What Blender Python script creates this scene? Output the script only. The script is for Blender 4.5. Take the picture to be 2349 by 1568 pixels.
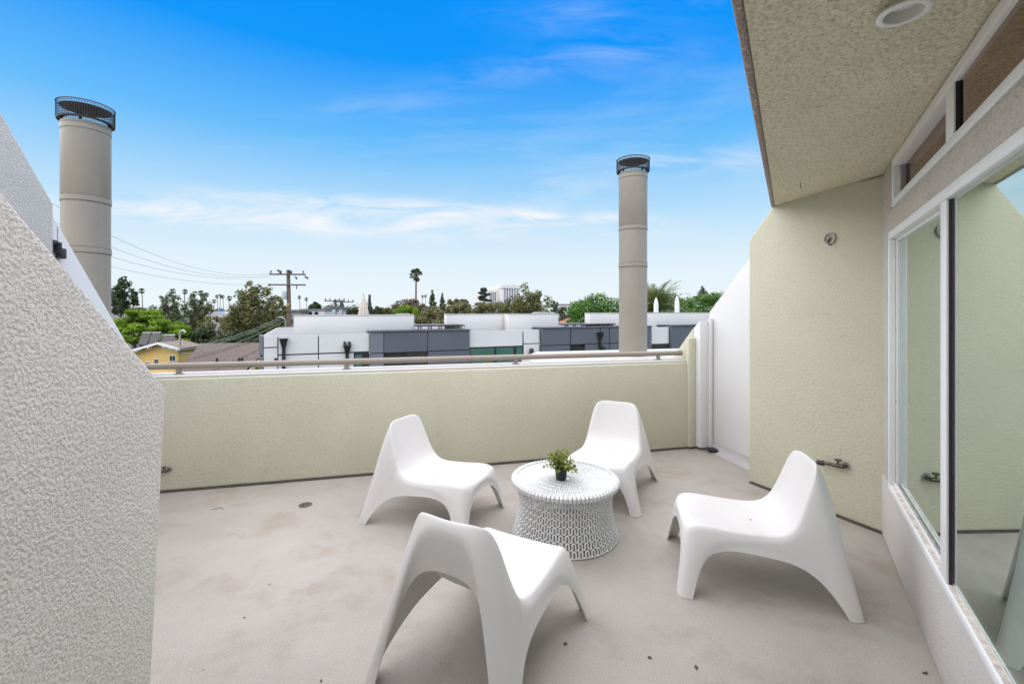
import bpy, bmesh, math, random
from mathutils import Vector, Matrix, noise as mnoise

random.seed(7)
R = math.radians
for o in list(bpy.data.objects):
    bpy.data.objects.remove(o)
scene = bpy.context.scene
COL = scene.collection

# ------------------------------------------------------------------ camera
CAM_H = 1.5          # eye height above the terrace floor
FPX = 1044.0         # focal length, in pixels of a 2349 px wide copy of the photograph
HZ = 710.0           # horizon row in that copy
cam_d = bpy.data.cameras.new('camera')
cam = bpy.data.objects.new('camera', cam_d)
COL.objects.link(cam)
cam.location = (0, 0, CAM_H)
cam.rotation_euler = (R(90), 0, 0)
cam_d.sensor_width = 36
cam_d.lens = 36 * FPX / 2349
cam_d.shift_y = -(784 - HZ) / 2349
cam_d.clip_start = 0.02
cam_d.clip_end = 6000
scene.camera = cam

# ------------------------------------------------------------------ world, sun, exposure
SUN_EL, SUN_AZ = 77, 250     # azimuth clockwise from +Y (straight ahead)
world = bpy.data.worlds.new('World')
scene.world = world
world.use_nodes = True
EXPO = 2.25

def build_world():
    nt = world.node_tree
    nt.nodes.clear()
    N = nt.nodes.new
    L = nt.links.new
    out = N('ShaderNodeOutputWorld')
    bg = N('ShaderNodeBackground')
    tc = N('ShaderNodeTexCoord')
    sky = N('ShaderNodeTexSky')
    sky.sky_type = 'NISHITA'
    sky.sun_disc = False
    sky.sun_elevation = R(SUN_EL)
    sky.sun_rotation = R(SUN_AZ)
    sky.air_density = 1.0
    sky.dust_density = 0.6
    sky.ozone_density = 2.0
    sc = N('ShaderNodeMix'); sc.data_type = 'RGBA'; sc.blend_type = 'MULTIPLY'
    sc.inputs[0].default_value = 1
    sc.inputs[7].default_value = (0.075, 0.075, 0.075, 1)
    L(sky.outputs[0], sc.inputs[6])
    sep = N('ShaderNodeSeparateXYZ')
    L(tc.outputs['Generated'], sep.inputs[0])
    # clear-air gradient by elevation, the same all the way round
    ramp = N('ShaderNodeValToRGB')
    el = ramp.color_ramp.elements
    pts = [(0.0, (.88, .96, 1.0)), (.09, (.79, .92, 1.0)), (.20, (.50, .77, 1.0)), (.33, (.15, .53, 1.0)),
           (.47, (.006, .325, 1.0)), (.60, (.0, .29, 1.0)), (1.0, (.0, .25, .88))]
    while len(el) < len(pts):
        el.new(0.5)
    for e, (p, c) in zip(el, pts):
        e.position = p
        e.color = (*c, 1)
    L(sep.outputs['Z'], ramp.inputs[0])
    m1 = N('ShaderNodeMix'); m1.data_type = 'RGBA'
    m1.inputs[0].default_value = 0.985
    L(sc.outputs[2], m1.inputs[6]); L(ramp.outputs[0], m1.inputs[7])
    # thin cirrus: direction projected on a flat layer
    zmax = N('ShaderNodeMath'); zmax.operation = 'MAXIMUM'; zmax.inputs[1].default_value = 0.03
    L(sep.outputs['Z'], zmax.inputs[0])
    za = N('ShaderNodeMath'); za.operation = 'ADD'; za.inputs[1].default_value = 0.05
    L(zmax.outputs[0], za.inputs[0])
    dx = N('ShaderNodeMath'); dx.operation = 'DIVIDE'
    dy = N('ShaderNodeMath'); dy.operation = 'DIVIDE'
    L(sep.outputs['X'], dx.inputs[0]); L(za.outputs[0], dx.inputs[1])
    L(sep.outputs['Y'], dy.inputs[0]); L(za.outputs[0], dy.inputs[1])
    comb = N('ShaderNodeCombineXYZ')
    L(dx.outputs[0], comb.inputs[0]); L(dy.outputs[0], comb.inputs[1])
    mp = N('ShaderNodeMapping')
    mp.inputs['Location'].default_value = (3.1, 1.7, 0)
    mp.inputs['Rotation'].default_value = (0, 0, R(8))
    mp.inputs['Scale'].default_value = (0.42, 1.0, 1)
    L(comb.outputs[0], mp.inputs[0])
    n1 = N('ShaderNodeTexNoise'); n1.inputs['Scale'].default_value = 1.15
    n1.inputs['Detail'].default_value = 8; n1.inputs['Roughness'].default_value = .58
    n1.inputs['Distortion'].default_value = .5
    L(mp.outputs[0], n1.inputs['Vector'])
    cr = N('ShaderNodeValToRGB')
    cr.color_ramp.elements[0].position = .56; cr.color_ramp.elements[0].color = (0, 0, 0, 1)
    cr.color_ramp.elements[1].position = .88; cr.color_ramp.elements[1].color = (1, 1, 1, 1)
    L(n1.outputs[0], cr.inputs[0])
    mm = N('ShaderNodeMath'); mm.operation = 'MULTIPLY'; mm.inputs[1].default_value = .30
    L(cr.outputs[0], mm.inputs[0])
    # three cirrus streaks, placed by direction: (slope centre x/y, half width, elevation z/y, half height, tilt, weight)
    def mth(op, a, b=None, c=None):
        n = N('ShaderNodeMath'); n.operation = op
        for i, q in enumerate((a, b, c)):
            if q is None: continue
            if isinstance(q, (int, float)): n.inputs[i].default_value = q
            else: L(q, n.inputs[i])
        return n.outputs[0]
    yp = mth('MAXIMUM', sep.outputs['Y'], .05)
    ax = mth('DIVIDE', sep.outputs['X'], yp); az = mth('DIVIDE', sep.outputs['Z'], yp)
    cv2 = N('ShaderNodeCombineXYZ'); L(mth('MULTIPLY', ax, 2.6), cv2.inputs[0]); L(mth('MULTIPLY', az, 13), cv2.inputs[1])
    n3 = N('ShaderNodeTexNoise'); n3.inputs['Scale'].default_value = 1.6; n3.inputs['Detail'].default_value = 7; n3.inputs['Roughness'].default_value = .6; n3.inputs['Distortion'].default_value = .6
    L(cv2.outputs[0], n3.inputs['Vector'])
    wisp = N('ShaderNodeMapRange'); wisp.inputs[1].default_value = .36; wisp.inputs[2].default_value = .68; wisp.clamp = True
    L(n3.outputs[0], wisp.inputs[0])
    total = mm.outputs[0]
    for (c0, w0, e0, h0, tilt, wt) in ((-.50, .52, .200, .030, -.055, 1.35), (-.22, .42, .225, .016, -.07, 1.3), (.13, .16, .20, .014, .02, .75), (.42, .30, .325, .035, .03, .5), (.12, .28, .54, .035, .14, .20), (.16, .16, .64, .045, -.05, .16), (.08, .16, .26, .03, .0, .35), (-.28, .2, .45, .02, .1, .14)):
        dxn = mth('DIVIDE', mth('SUBTRACT', ax, c0), w0)
        ez = mth('SUBTRACT', mth('SUBTRACT', az, e0), mth('MULTIPLY', mth('SUBTRACT', ax, c0), tilt))
        dzn = mth('DIVIDE', ez, h0)
        r2 = mth('ADD', mth('MULTIPLY', dxn, dxn), mth('MULTIPLY', dzn, dzn))
        g_ = mth('MULTIPLY', mth('EXPONENT', mth('MULTIPLY', r2, -1.0)), wt)
        total = mth('ADD', total, mth('MULTIPLY', g_, wisp.outputs[0]))
    front = mth('GREATER_THAN', sep.outputs['Y'], .05)
    total = mth('MINIMUM', mth('MULTIPLY', total, front), .9)
    m2 = N('ShaderNodeMix'); m2.data_type = 'RGBA'
    L(total, m2.inputs[0]); L(m1.outputs[2], m2.inputs[6])
    m2.inputs[7].default_value = (.95, .96, 1.0, 1)
    L(m2.outputs[2], bg.inputs[0])
    bg.inputs[1].default_value = 0.98 / (2 ** EXPO)
    L(bg.outputs[0], out.inputs[0])
build_world()

sun_d = bpy.data.lights.new('sun', 'SUN')
sun_d.energy = 1.5
sun_d.angle = R(135)
sun_d.color = (1.0, 0.90, 0.755)
sun = bpy.data.objects.new('sun', sun_d)
COL.objects.link(sun)
sd = Vector((math.sin(R(SUN_AZ)) * math.cos(R(SUN_EL)), math.cos(R(SUN_AZ)) * math.cos(R(SUN_EL)), math.sin(R(SUN_EL))))
sun.rotation_euler = sd.to_track_quat('Z', 'Y').to_euler()
sun.location = sd * 50

vs = scene.view_settings
scene.display_settings.display_device = 'sRGB'
vs.view_transform = 'Standard'
vs.look = 'None'
vs.gamma = 1
vs.exposure = EXPO
vs.use_curve_mapping = False

# ------------------------------------------------------------------ pixel helpers (2349 px wide copy)
CX = 1174.5
def rx(u): return (u - CX) / FPX
def rz(v): return (HZ - v) / FPX
def on_ground(u, v, h=0.0):
    y = (h - CAM_H) / rz(v)
    return Vector((rx(u) * y, y, h))
def at_depth(u, v, y):
    return Vector((rx(u) * y, y, CAM_H + rz(v) * y))
def on_plane(u, v, P, d):
    """vertical plane through P (xy) with direction d: returns (s, z, depth)"""
    k = rx(u)
    s = (k * P[1] - P[0]) / (d[0] - k * d[1])
    y = P[1] + s * d[1]
    return s, CAM_H + rz(v) * y, y

# ------------------------------------------------------------------ object helpers
def tag(o, label=None, cat=None, group=None, kind=None):
    if label: o['label'] = label
    if cat: o['category'] = cat
    if group: o['group'] = group
    if kind: o['kind'] = kind
    return o

def empty(name, loc=(0, 0, 0), rz_=0.0, label=None, cat=None, group=None):
    o = bpy.data.objects.new(name, None)
    COL.objects.link(o)
    o.location = loc
    o.rotation_euler = (0, 0, rz_)
    o.empty_display_size = .2
    return tag(o, label, cat, group)

def link_mesh(name, me, material=None, parent=None):
    o = bpy.data.objects.new(name, me)
    COL.objects.link(o)
    if parent is not None:
        o.parent = parent
    if material is not None and not me.materials:
        me.materials.append(material)
    return o

class MB:
    """collects verts/faces; build() links ONE mesh object"""
    def __init__(self):
        self.v = []; self.f = []
    def add(self, vs_, fs_):
        b = len(self.v)
        self.v += [tuple(p) for p in vs_]
        self.f += [tuple(i + b for i in f) for f in fs_]
        return self
    def box(self, x0, x1, y0, y1, z0, z1):
        v = [(x0, y0, z0), (x1, y0, z0), (x1, y1, z0), (x0, y1, z0), (x0, y0, z1), (x1, y0, z1), (x1, y1, z1), (x0, y1, z1)]
        f = [(0, 3, 2, 1), (4, 5, 6, 7), (0, 1, 5, 4), (1, 2, 6, 5), (2, 3, 7, 6), (3, 0, 4, 7)]
        return self.add(v, f)
    def prism(self, poly, z0, z1):
        """plan polygon (counter-clockwise) from z0 to z1"""
        n = len(poly)
        v = [(p[0], p[1], z0) for p in poly] + [(p[0], p[1], z1) for p in poly]
        f = [tuple(range(n - 1, -1, -1)), tuple(range(n, 2 * n))]
        f += [(i, (i + 1) % n, n + (i + 1) % n, n + i) for i in range(n)]
        return self.add(v, f)
    def profile(self, P, d, nrm, pts, t0, t1):
        """side profile pts (s,z) in the vertical plane through P along d, from offset t0 to t1 along nrm"""
        n = len(pts)
        v = []
        for t in (t0, t1):
            for s, z in pts:
                v.append((P[0] + d[0] * s + nrm[0] * t, P[1] + d[1] * s + nrm[1] * t, z))
        f = [tuple(range(n - 1, -1, -1)), tuple(range(n, 2 * n))]
        f += [(i, (i + 1) % n, n + (i + 1) % n, n + i) for i in range(n)]
        return self.add(v, f)
    def tube(self, pts, r, n=8, caps=True, closed=False):
        pts = [Vector(p) for p in pts]
        m = len(pts)
        rr = r if isinstance(r, (list, tuple)) else [r] * m
        rings = []
        up = None
        for i, p in enumerate(pts):
            if closed:
                t = pts[(i + 1) % m] - pts[(i - 1) % m]
            else:
                t = pts[min(i + 1, m - 1)] - pts[max(i - 1, 0)]
            if t.length < 1e-9: t = Vector((0, 0, 1))
            t.normalize()
            if up is None:
                up = Vector((0, 0, 1)) if abs(t.z) < .9 else Vector((1, 0, 0))
            a = (up - t * up.dot(t))
            if a.length < 1e-6: a = t.orthogonal()
            a.normalize()
            up = a
            b = t.cross(a)
            rings.append([p + (a * math.cos(2 * math.pi * k / n) + b * math.sin(2 * math.pi * k / n)) * rr[i] for k in range(n)])
        v = [q for rg in rings for q in rg]
        f = []
        for i in range(m if closed else m - 1):
            j = (i + 1) % m
            for k in range(n):
                k2 = (k + 1) % n
                f.append((i * n + k, i * n + k2, j * n + k2, j * n + k))
        if caps and not closed:
            f.append(tuple(range(n - 1, -1, -1)))
            f.append(tuple((m - 1) * n + k for k in range(n)))
        return self.add(v, f)
    def lathe(self, prof, c=(0, 0, 0), n=32, cap0=True, cap1=True):
        v = []; f = []
        m = len(prof)
        for r, z in prof:
            for k in range(n):
                a = 2 * math.pi * k / n
                v.append((c[0] + r * math.cos(a), c[1] + r * math.sin(a), c[2] + z))
        for i in range(m - 1):
            for k in range(n):
                k2 = (k + 1) % n
                f.append((i * n + k, i * n + k2, (i + 1) * n + k2, (i + 1) * n + k))
        if cap0: f.append(tuple(range(n - 1, -1, -1)))
        if cap1: f.append(tuple((m - 1) * n + k for k in range(n)))
        return self.add(v, f)
    def mesh(self, name, smooth=False):
        me = bpy.data.meshes.new(name)
        me.from_pydata(self.v, [], self.f)
        me.update()
        bm = bmesh.new(); bm.from_mesh(me)
        bmesh.ops.recalc_face_normals(bm, faces=bm.faces)
        bm.to_mesh(me); bm.free()
        if smooth:
            me.shade_smooth()
            me.set_sharp_from_angle(angle=R(40))
        return me
    def build(self, name, material, parent=None, smooth=False, bevel=0.0, seg=2):
        me = self.mesh(name, smooth)
        o = link_mesh(name, me, material, parent)
        if bevel > 0:
            bm = bmesh.new(); bm.from_mesh(me)
            es = [e for e in bm.edges if len(e.link_faces) == 2 and e.calc_face_angle(0) > R(25)]
            bmesh.ops.bevel(bm, geom=es, offset=bevel, segments=seg, affect='EDGES', profile=.5, clamp_overlap=True)
            bm.to_mesh(me); bm.free()
            me.shade_smooth(); me.set_sharp_from_angle(angle=R(50))
        return o

# ------------------------------------------------------------------ materials
MATS = {}
def new_mat(name):
    m = bpy.data.materials.new(name)
    m.use_nodes = True
    nt = m.node_tree
    b = nt.nodes['Principled BSDF']
    MATS[name] = m
    return m, nt, b

def vary(nt, base, amount, scale, coord='Object', seed=0.0, detail=4):
    """base colour with a soft large-scale variation; returns the colour socket"""
    N = nt.nodes.new; L = nt.links.new
    tc = N('ShaderNodeTexCoord')
    mp = N('ShaderNodeMapping'); mp.inputs['Location'].default_value = (seed, seed * .7, seed * .3)
    L(tc.outputs[coord], mp.inputs[0])
    n = N('ShaderNodeTexNoise'); n.inputs['Scale'].default_value = scale; n.inputs['Detail'].default_value = detail
    n.inputs['Roughness'].default_value = .6
    L(mp.outputs[0], n.inputs['Vector'])
    r = N('ShaderNodeValToRGB')
    r.color_ramp.elements[0].position = .3
    r.color_ramp.elements[1].position = .7
    r.color_ramp.elements[0].color = (*[c * (1 - amount) for c in base], 1)
    r.color_ramp.elements[1].color = (*[min(1, c * (1 + amount)) for c in base], 1)
    L(n.outputs[0], r.inputs[0])
    return r.outputs[0], mp.outputs[0]

def simple(name, col, rough=.6, metal=0, var=.06, vscale=3, bump=0, bscale=80, spec=.5):
    m, nt, b = new_mat(name)
    c, vec = vary(nt, col, var, vscale)
    nt.links.new(c, b.inputs['Base Color'])
    b.inputs['Roughness'].default_value = rough
    b.inputs['Metallic'].default_value = metal
    b.inputs['Specular IOR Level'].default_value = spec
    if bump:
        n = nt.nodes.new('ShaderNodeTexNoise'); n.inputs['Scale'].default_value = bscale; n.inputs['Detail'].default_value = 3
        nt.links.new(vec, n.inputs['Vector'])
        bp = nt.nodes.new('ShaderNodeBump'); bp.inputs['Strength'].default_value = bump; bp.inputs['Distance'].default_value = .01
        nt.links.new(n.outputs[0], bp.inputs['Height'])
        nt.links.new(bp.outputs[0], b.inputs['Normal'])
    return m

def stucco(name, col, grain=70, strength=.7, dist=.01, var=.05, pits=.12, stain=0.0, stretch=(1, 1, 1), det=5, rgh=.68):
    """sprayed stucco: lumpy relief, darker pits, faint large stains"""
    m, nt, b = new_mat(name)
    N = nt.nodes.new; L = nt.links.new
    c, vec = vary(nt, col, var, 1.3)
    mps = N('ShaderNodeMapping'); mps.inputs['Scale'].default_value = stretch
    L(vec, mps.inputs[0])
    n1 = N('ShaderNodeTexNoise'); n1.inputs['Scale'].default_value = grain; n1.inputs['Detail'].default_value = det
    n1.inputs['Roughness'].default_value = rgh; n1.inputs['Distortion'].default_value = .15
    L(mps.outputs[0], n1.inputs['Vector'])
    n2 = N('ShaderNodeTexNoise'); n2.inputs['Scale'].default_value = grain * .38; n2.inputs['Detail'].default_value = 2
    L(mps.outputs[0], n2.inputs['Vector'])
    r = N('ShaderNodeValToRGB'); r.color_ramp.elements[0].position = .33; r.color_ramp.elements[1].position = .62
    r.color_ramp.interpolation = 'EASE'
    L(n1.outputs[0], r.inputs[0])
    add = N('ShaderNodeMath'); add.operation = 'MULTIPLY_ADD'; add.inputs[1].default_value = .6
    L(n2.outputs[0], add.inputs[0]); L(r.outputs[0], add.inputs[2])
    bp = N('ShaderNodeBump'); bp.inputs['Strength'].default_value = strength; bp.inputs['Distance'].default_value = dist
    L(add.outputs[0], bp.inputs['Height']); L(bp.outputs[0], b.inputs['Normal'])
    # low spots of the relief get a darker colour
    pr = N('ShaderNodeValToRGB'); pr.color_ramp.elements[0].position = .30; pr.color_ramp.elements[1].position = .48
    pr.color_ramp.elements[0].color = (1 - pits * 2.2,) * 3 + (1,)
    pr.color_ramp.elements[1].color = (1, 1, 1, 1)
    L(n1.outputs[0], pr.inputs[0])
    mx = N('ShaderNodeMix'); mx.data_type = 'RGBA'; mx.blend_type = 'MULTIPLY'; mx.inputs[0].default_value = 1
    L(c, mx.inputs[6]); L(pr.outputs[0], mx.inputs[7])
    last = mx.outputs[2]
    if stain:
        ns = N('ShaderNodeTexNoise'); ns.inputs['Scale'].default_value = 2.2; ns.inputs['Detail'].default_value = 6
        ns.inputs['Roughness'].default_value = .7
        L(vec, ns.inputs['Vector'])
        sr = N('ShaderNodeValToRGB'); sr.color_ramp.elements[0].position = .55; sr.color_ramp.elements[1].position = .78
        sr.color_ramp.elements[0].color = (1, 1, 1, 1)
        sr.color_ramp.elements[1].color = (1 - stain, 1 - stain * 1.25, 1 - stain * 1.5, 1)
        L(ns.outputs[0], sr.inputs[0])
        m2 = N('ShaderNodeMix'); m2.data_type = 'RGBA'; m2.blend_type = 'MULTIPLY'; m2.inputs[0].default_value = 1
        L(last, m2.inputs[6]); L(sr.outputs[0], m2.inputs[7])
        last = m2.outputs[2]
    L(last, b.inputs['Base Color'])
    b.inputs['Roughness'].default_value = .88
    b.inputs['Specular IOR Level'].default_value = .25
    return m

OLIVE = (.59, .572, .435)
M_olive = stucco('olive_stucco', OLIVE, grain=62, strength=.42, dist=.007, pits=.05, var=.04, stain=.05)
M_soffit = stucco('soffit_stucco', (.82, .77, .58), grain=74, strength=.62, dist=.009, pits=.20, var=.06, stain=.10, det=3.5, rgh=.58)
M_grey = stucco('grey_stucco', (.66, .64, .60), grain=105, strength=.65, dist=.008, pits=.11, var=.05, stain=.10)
M_greyfine = stucco('pale_grey_stucco', (.64, .61, .57), grain=120, strength=.6, dist=.006, pits=.10, var=.05, stain=.08)
M_header = stucco('warm_header_stucco', (.64, .58, .52), grain=95, strength=.7, dist=.008, pits=.16, var=.07, stain=.14, det=3.5, rgh=.58)
M_pink = stucco('raw_edge_stucco', (.66, .55, .48), grain=70, strength=.9, dist=.012, pits=.2, var=.10, stain=.15)
M_panel = simple('white_panel_paint', (.70, .695, .68), .55, var=.02, vscale=1.2, bump=.05, bscale=30)
M_cap = simple('white_elastomeric_coat', (.47, .455, .42), .7, var=.04, vscale=3, bump=.25, bscale=40)
M_whiteframe = simple('white_aluminium', (.80, .80, .80), .4, var=.03)
M_dirtyframe = simple('dirty_track_aluminium', (.62, .55, .47), .6, var=.35, vscale=22)
M_rail = simple('taupe_rail_paint', (.27, .232, .185), .38, var=.05, vscale=5)
M_flue = simple('taupe_flue_metal', (.265, .238, .195), .42, metal=.0, var=.07, vscale=2.2, spec=.6)
M_seam = simple('flue_seam_sealant', (.15, .13, .11), .7, var=.3, vscale=25)
M_black = simple('black_metal', (.025, .024, .028), .5, var=.2)
M_cage = simple('galvanised_mesh', (.05, .045, .045), .5, metal=.4, var=.3, vscale=20)
M_seal = simple('dark_seal', (.09, .082, .075), .85, var=.3, vscale=9)
M_darkmetal = simple('tarnished_brass', (.11, .09, .07), .45, metal=.7, var=.4, vscale=60)
M_galv = simple('dull_steel', (.42, .41, .39), .42, metal=.6, var=.2, vscale=30)

def floor_material():
    m, nt, b = new_mat('coated_deck')
    N = nt.nodes.new; L = nt.links.new
    c, vec = vary(nt, (.398, .366, .326), .16, .9, detail=6)
    fine = N('ShaderNodeTexNoise'); fine.inputs['Scale'].default_value = 190; fine.inputs['Detail'].default_value = 3
    L(vec, fine.inputs['Vector'])
    fr = N('ShaderNodeValToRGB'); fr.color_ramp.elements[0].position = .25; fr.color_ramp.elements[1].position = .75
    fr.color_ramp.elements[0].color = (.74, .73, .72, 1); fr.color_ramp.elements[1].color = (1.18, 1.18, 1.18, 1)
    L(fine.outputs[0], fr.inputs[0])
    mx = N('ShaderNodeMix'); mx.data_type = 'RGBA'; mx.blend_type = 'MULTIPLY'; mx.inputs[0].default_value = 1
    L(c, mx.inputs[6]); L(fr.outputs[0], mx.inputs[7])
    # rusty / dusty blotches
    bl = N('ShaderNodeTexNoise'); bl.inputs['Scale'].default_value = 2.6; bl.inputs['Detail'].default_value = 7
    bl.inputs['Roughness'].default_value = .70; bl.inputs['Distortion'].default_value = .15
    L(vec, bl.inputs['Vector'])
    br = N('ShaderNodeValToRGB'); br.color_ramp.elements[0].position = .50; br.color_ramp.elements[1].position = .76
    br.color_ramp.elements[0].color = (1, 1, 1, 1); br.color_ramp.elements[1].color = (.80, .72, .63, 1)
    L(bl.outputs[0], br.inputs[0])
    m2 = N('ShaderNodeMix'); m2.data_type = 'RGBA'; m2.blend_type = 'MULTIPLY'; m2.inputs[0].default_value = 1
    L(mx.outputs[2], m2.inputs[6]); L(br.outputs[0], m2.inputs[7])
    # scattered dark specks
    vo = N('ShaderNodeTexVoronoi'); vo.inputs['Scale'].default_value = 6.5; vo.inputs['Randomness'].default_value = 1
    L(vec, vo.inputs['Vector'])
    vr = N('ShaderNodeValToRGB'); vr.color_ramp.elements[0].position = .018; vr.color_ramp.elements[1].position = .045
    vr.color_ramp.elements[0].color = (.45, .40, .36, 1); vr.color_ramp.elements[1].color = (1, 1, 1, 1)
    L(vo.outputs['Distance'], vr.inputs[0])
    m3 = N('ShaderNodeMix'); m3.data_type = 'RGBA'; m3.blend_type = 'MULTIPLY'; m3.inputs[0].default_value = .8
    L(m2.outputs[2], m3.inputs[6]); L(vr.outputs[0], m3.inputs[7])
    L(m3.outputs[2], b.inputs['Base Color'])
    b.inputs['Roughness'].default_value = .62
    b.inputs['Specular IOR Level'].default_value = .35
    wv = N('ShaderNodeTexNoise'); wv.inputs['Scale'].default_value = 9; wv.inputs['Detail'].default_value = 3
    L(vec, wv.inputs['Vector'])
    ad = N('ShaderNodeMath'); ad.operation = 'MULTIPLY_ADD'; ad.inputs[1].default_value = .25
    L(fine.outputs[0], ad.inputs[0]); L(wv.outputs[0], ad.inputs[2])
    bp = N('ShaderNodeBump'); bp.inputs['Strength'].default_value = .30; bp.inputs['Distance'].default_value = .006
    L(ad.outputs[0], bp.inputs['Height']); L(bp.outputs[0], b.inputs['Normal'])
    return m
M_floor = floor_material()

def glass_material(name, tint=(.80, .90, .86), gloss=(.90, .97, .94), f0=.46, f1=.50, rough=0.0):
    m = bpy.data.materials.new(name); m.use_nodes = True
    nt = m.node_tree; nt.nodes.clear()
    N = nt.nodes.new; L = nt.links.new
    out = N('ShaderNodeOutputMaterial')
    tr = N('ShaderNodeBsdfTransparent'); tr.inputs[0].default_value = (*tint, 1)
    gl = N('ShaderNodeBsdfGlossy'); gl.inputs['Roughness'].default_value = rough
    gl.inputs['Color'].default_value = (*gloss, 1)
    lw = N('ShaderNodeLayerWeight'); lw.inputs['Blend'].default_value = .5      # facing: 0 head-on, 1 grazing
    pw = N('ShaderNodeMath'); pw.operation = 'POWER'; pw.inputs[1].default_value = 3.0
    L(lw.outputs['Facing'], pw.inputs[0])
    fr = N('ShaderNodeMath'); fr.operation = 'MULTIPLY_ADD'; fr.inputs[1].default_value = f1; fr.inputs[2].default_value = f0
    L(pw.outputs[0], fr.inputs[0])
    mx = N('ShaderNodeMixShader')
    L(fr.outputs[0], mx.inputs[0]); L(tr.outputs[0], mx.inputs[1]); L(gl.outputs[0], mx.inputs[2])
    L(mx.outputs[0], out.inputs[0])
    return m
M_glass = glass_material('window_glass')
M_dimglass = glass_material('dim_reflection_glass', (.30, .24, .20), (.72, .60, .54), .40, .40)  # brown of the dim soffit reflection is put into the glass tint
M_greenglass = simple('green_tinted_glass', (.055, .15, .115), .08, var=.2, vscale=.7, spec=.9)
M_darkglass = simple('dark_glass', (.02, .022, .022), .08, var=.2, spec=.9)

def plastic_material():
    m, nt, b = new_mat('white_moulded_plastic')
    N = nt.nodes.new; L = nt.links.new
    c, vec = vary(nt, (.695, .676, .642), .018, 5, detail=6)
    n = N('ShaderNodeTexNoise'); n.inputs['Scale'].default_value = 7; n.inputs['Detail'].default_value = 8
    n.inputs['Roughness'].default_value = .7
    mp = N('ShaderNodeMapping'); mp.inputs['Scale'].default_value = (1, 1, .35)
    L(vec, mp.inputs[0]); L(mp.outputs[0], n.inputs['Vector'])
    r = N('ShaderNodeValToRGB'); r.color_ramp.elements[0].position = .60; r.color_ramp.elements[1].position = .84
    r.color_ramp.elements[0].color = (1, 1, 1, 1); r.color_ramp.elements[1].color = (.80, .77, .70, 1)
    L(n.outputs[0], r.inputs[0])
    mx = N('ShaderNodeMix'); mx.data_type = 'RGBA'; mx.blend_type = 'MULTIPLY'; mx.inputs[0].default_value = 1
    L(c, mx.inputs[6]); L(r.outputs[0], mx.inputs[7])
    L(mx.outputs[2], b.inputs['Base Color'])
    b.inputs['Roughness'].default_value = .42
    b.inputs['Specular IOR Level'].default_value = .4
    f = N('ShaderNodeTexNoise'); f.inputs['Scale'].default_value = 320
    L(vec, f.inputs['Vector'])
    bp = N('ShaderNodeBump'); bp.inputs['Strength'].default_value = .06; bp.inputs['Distance'].default_value = .002
    L(f.outputs[0], bp.inputs['Height']); L(bp.outputs[0], b.inputs['Normal'])
    return m
M_plastic = plastic_material()
M_woven = simple('white_woven_resin', (.70, .71, .69), .5, var=.05, vscale=8)

def leaf_material(name, dark, light, rough=.55, trans=.25):
    m, nt, b = new_mat(name)
    N = nt.nodes.new; L = nt.links.new
    geo = N('ShaderNodeNewGeometry')
    r = N('ShaderNodeValToRGB')
    r.color_ramp.elements[0].color = (*dark, 1); r.color_ramp.elements[1].color = (*light, 1)
    tc = N('ShaderNodeTexCoord')
    n = N('ShaderNodeTexNoise'); n.inputs['Scale'].default_value = .35; n.inputs['Detail'].default_value = 3
    L(tc.outputs['Object'], n.inputs['Vector'])
    ad = N('ShaderNodeMath'); ad.operation = 'MULTIPLY_ADD'; ad.inputs[1].default_value = .55
    sb = N('ShaderNodeMath'); sb.operation = 'MULTIPLY_ADD'; sb.inputs[1].default_value = 1.1; sb.inputs[2].default_value = -.32
    L(n.outputs[0], sb.inputs[0])
    L(geo.outputs['Random Per Island'], ad.inputs[0]); L(sb.outputs[0], ad.inputs[2])
    L(ad.outputs[0], r.inputs[0])
    L(r.outputs[0], b.inputs['Base Color'])
    b.inputs['Roughness'].default_value = rough
    b.inputs['Specular IOR Level'].default_value = .3
    if trans:
        out = [x for x in nt.nodes if x.type == 'OUTPUT_MATERIAL'][0]
        tl = N('ShaderNodeBsdfTranslucent'); L(r.outputs[0], tl.inputs[0])
        mx = N('ShaderNodeMixShader'); mx.inputs[0].default_value = trans
        L(b.outputs[0], mx.inputs[1]); L(tl.outputs[0], mx.inputs[2]); L(mx.outputs[0], out.inputs[0])
    return m

# ================================================================== the terrace
PQ = Vector((-2.85, 3.73)); PE = Vector((1.91, 4.92))      # inner face of the parapet
pd = (PE - PQ).normalized()                                # along the parapet, left to right
pn = Vector((-pd.y, pd.x))                                 # outwards, away from the terrace
dd = -pn                                                   # dividers run back from the parapet
LA = PQ + pd * ((Vector((-3.18, 3.64)) - PQ).dot(pd))      # left divider meets the parapet
RA = Vector((2.12, 4.97))                                  # right divider panel starts here
P1 = Vector((2.05, 3.95)); PC = Vector((2.47, 3.04))       # right pier, outer and inner corner
wd = Vector((-math.sin(R(31.5)), -math.cos(R(31.5))))      # window wall, coming towards the viewer
wn = Vector((-wd.y, wd.x)); wn = wn if wn.dot(Vector((1, 0))) > 0 else -wn   # into the room
def W(s, t=0.0):
    p = PC + wd * s + wn * t
    return (p.x, p.y)
GROUND_Z = -7.0

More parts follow.
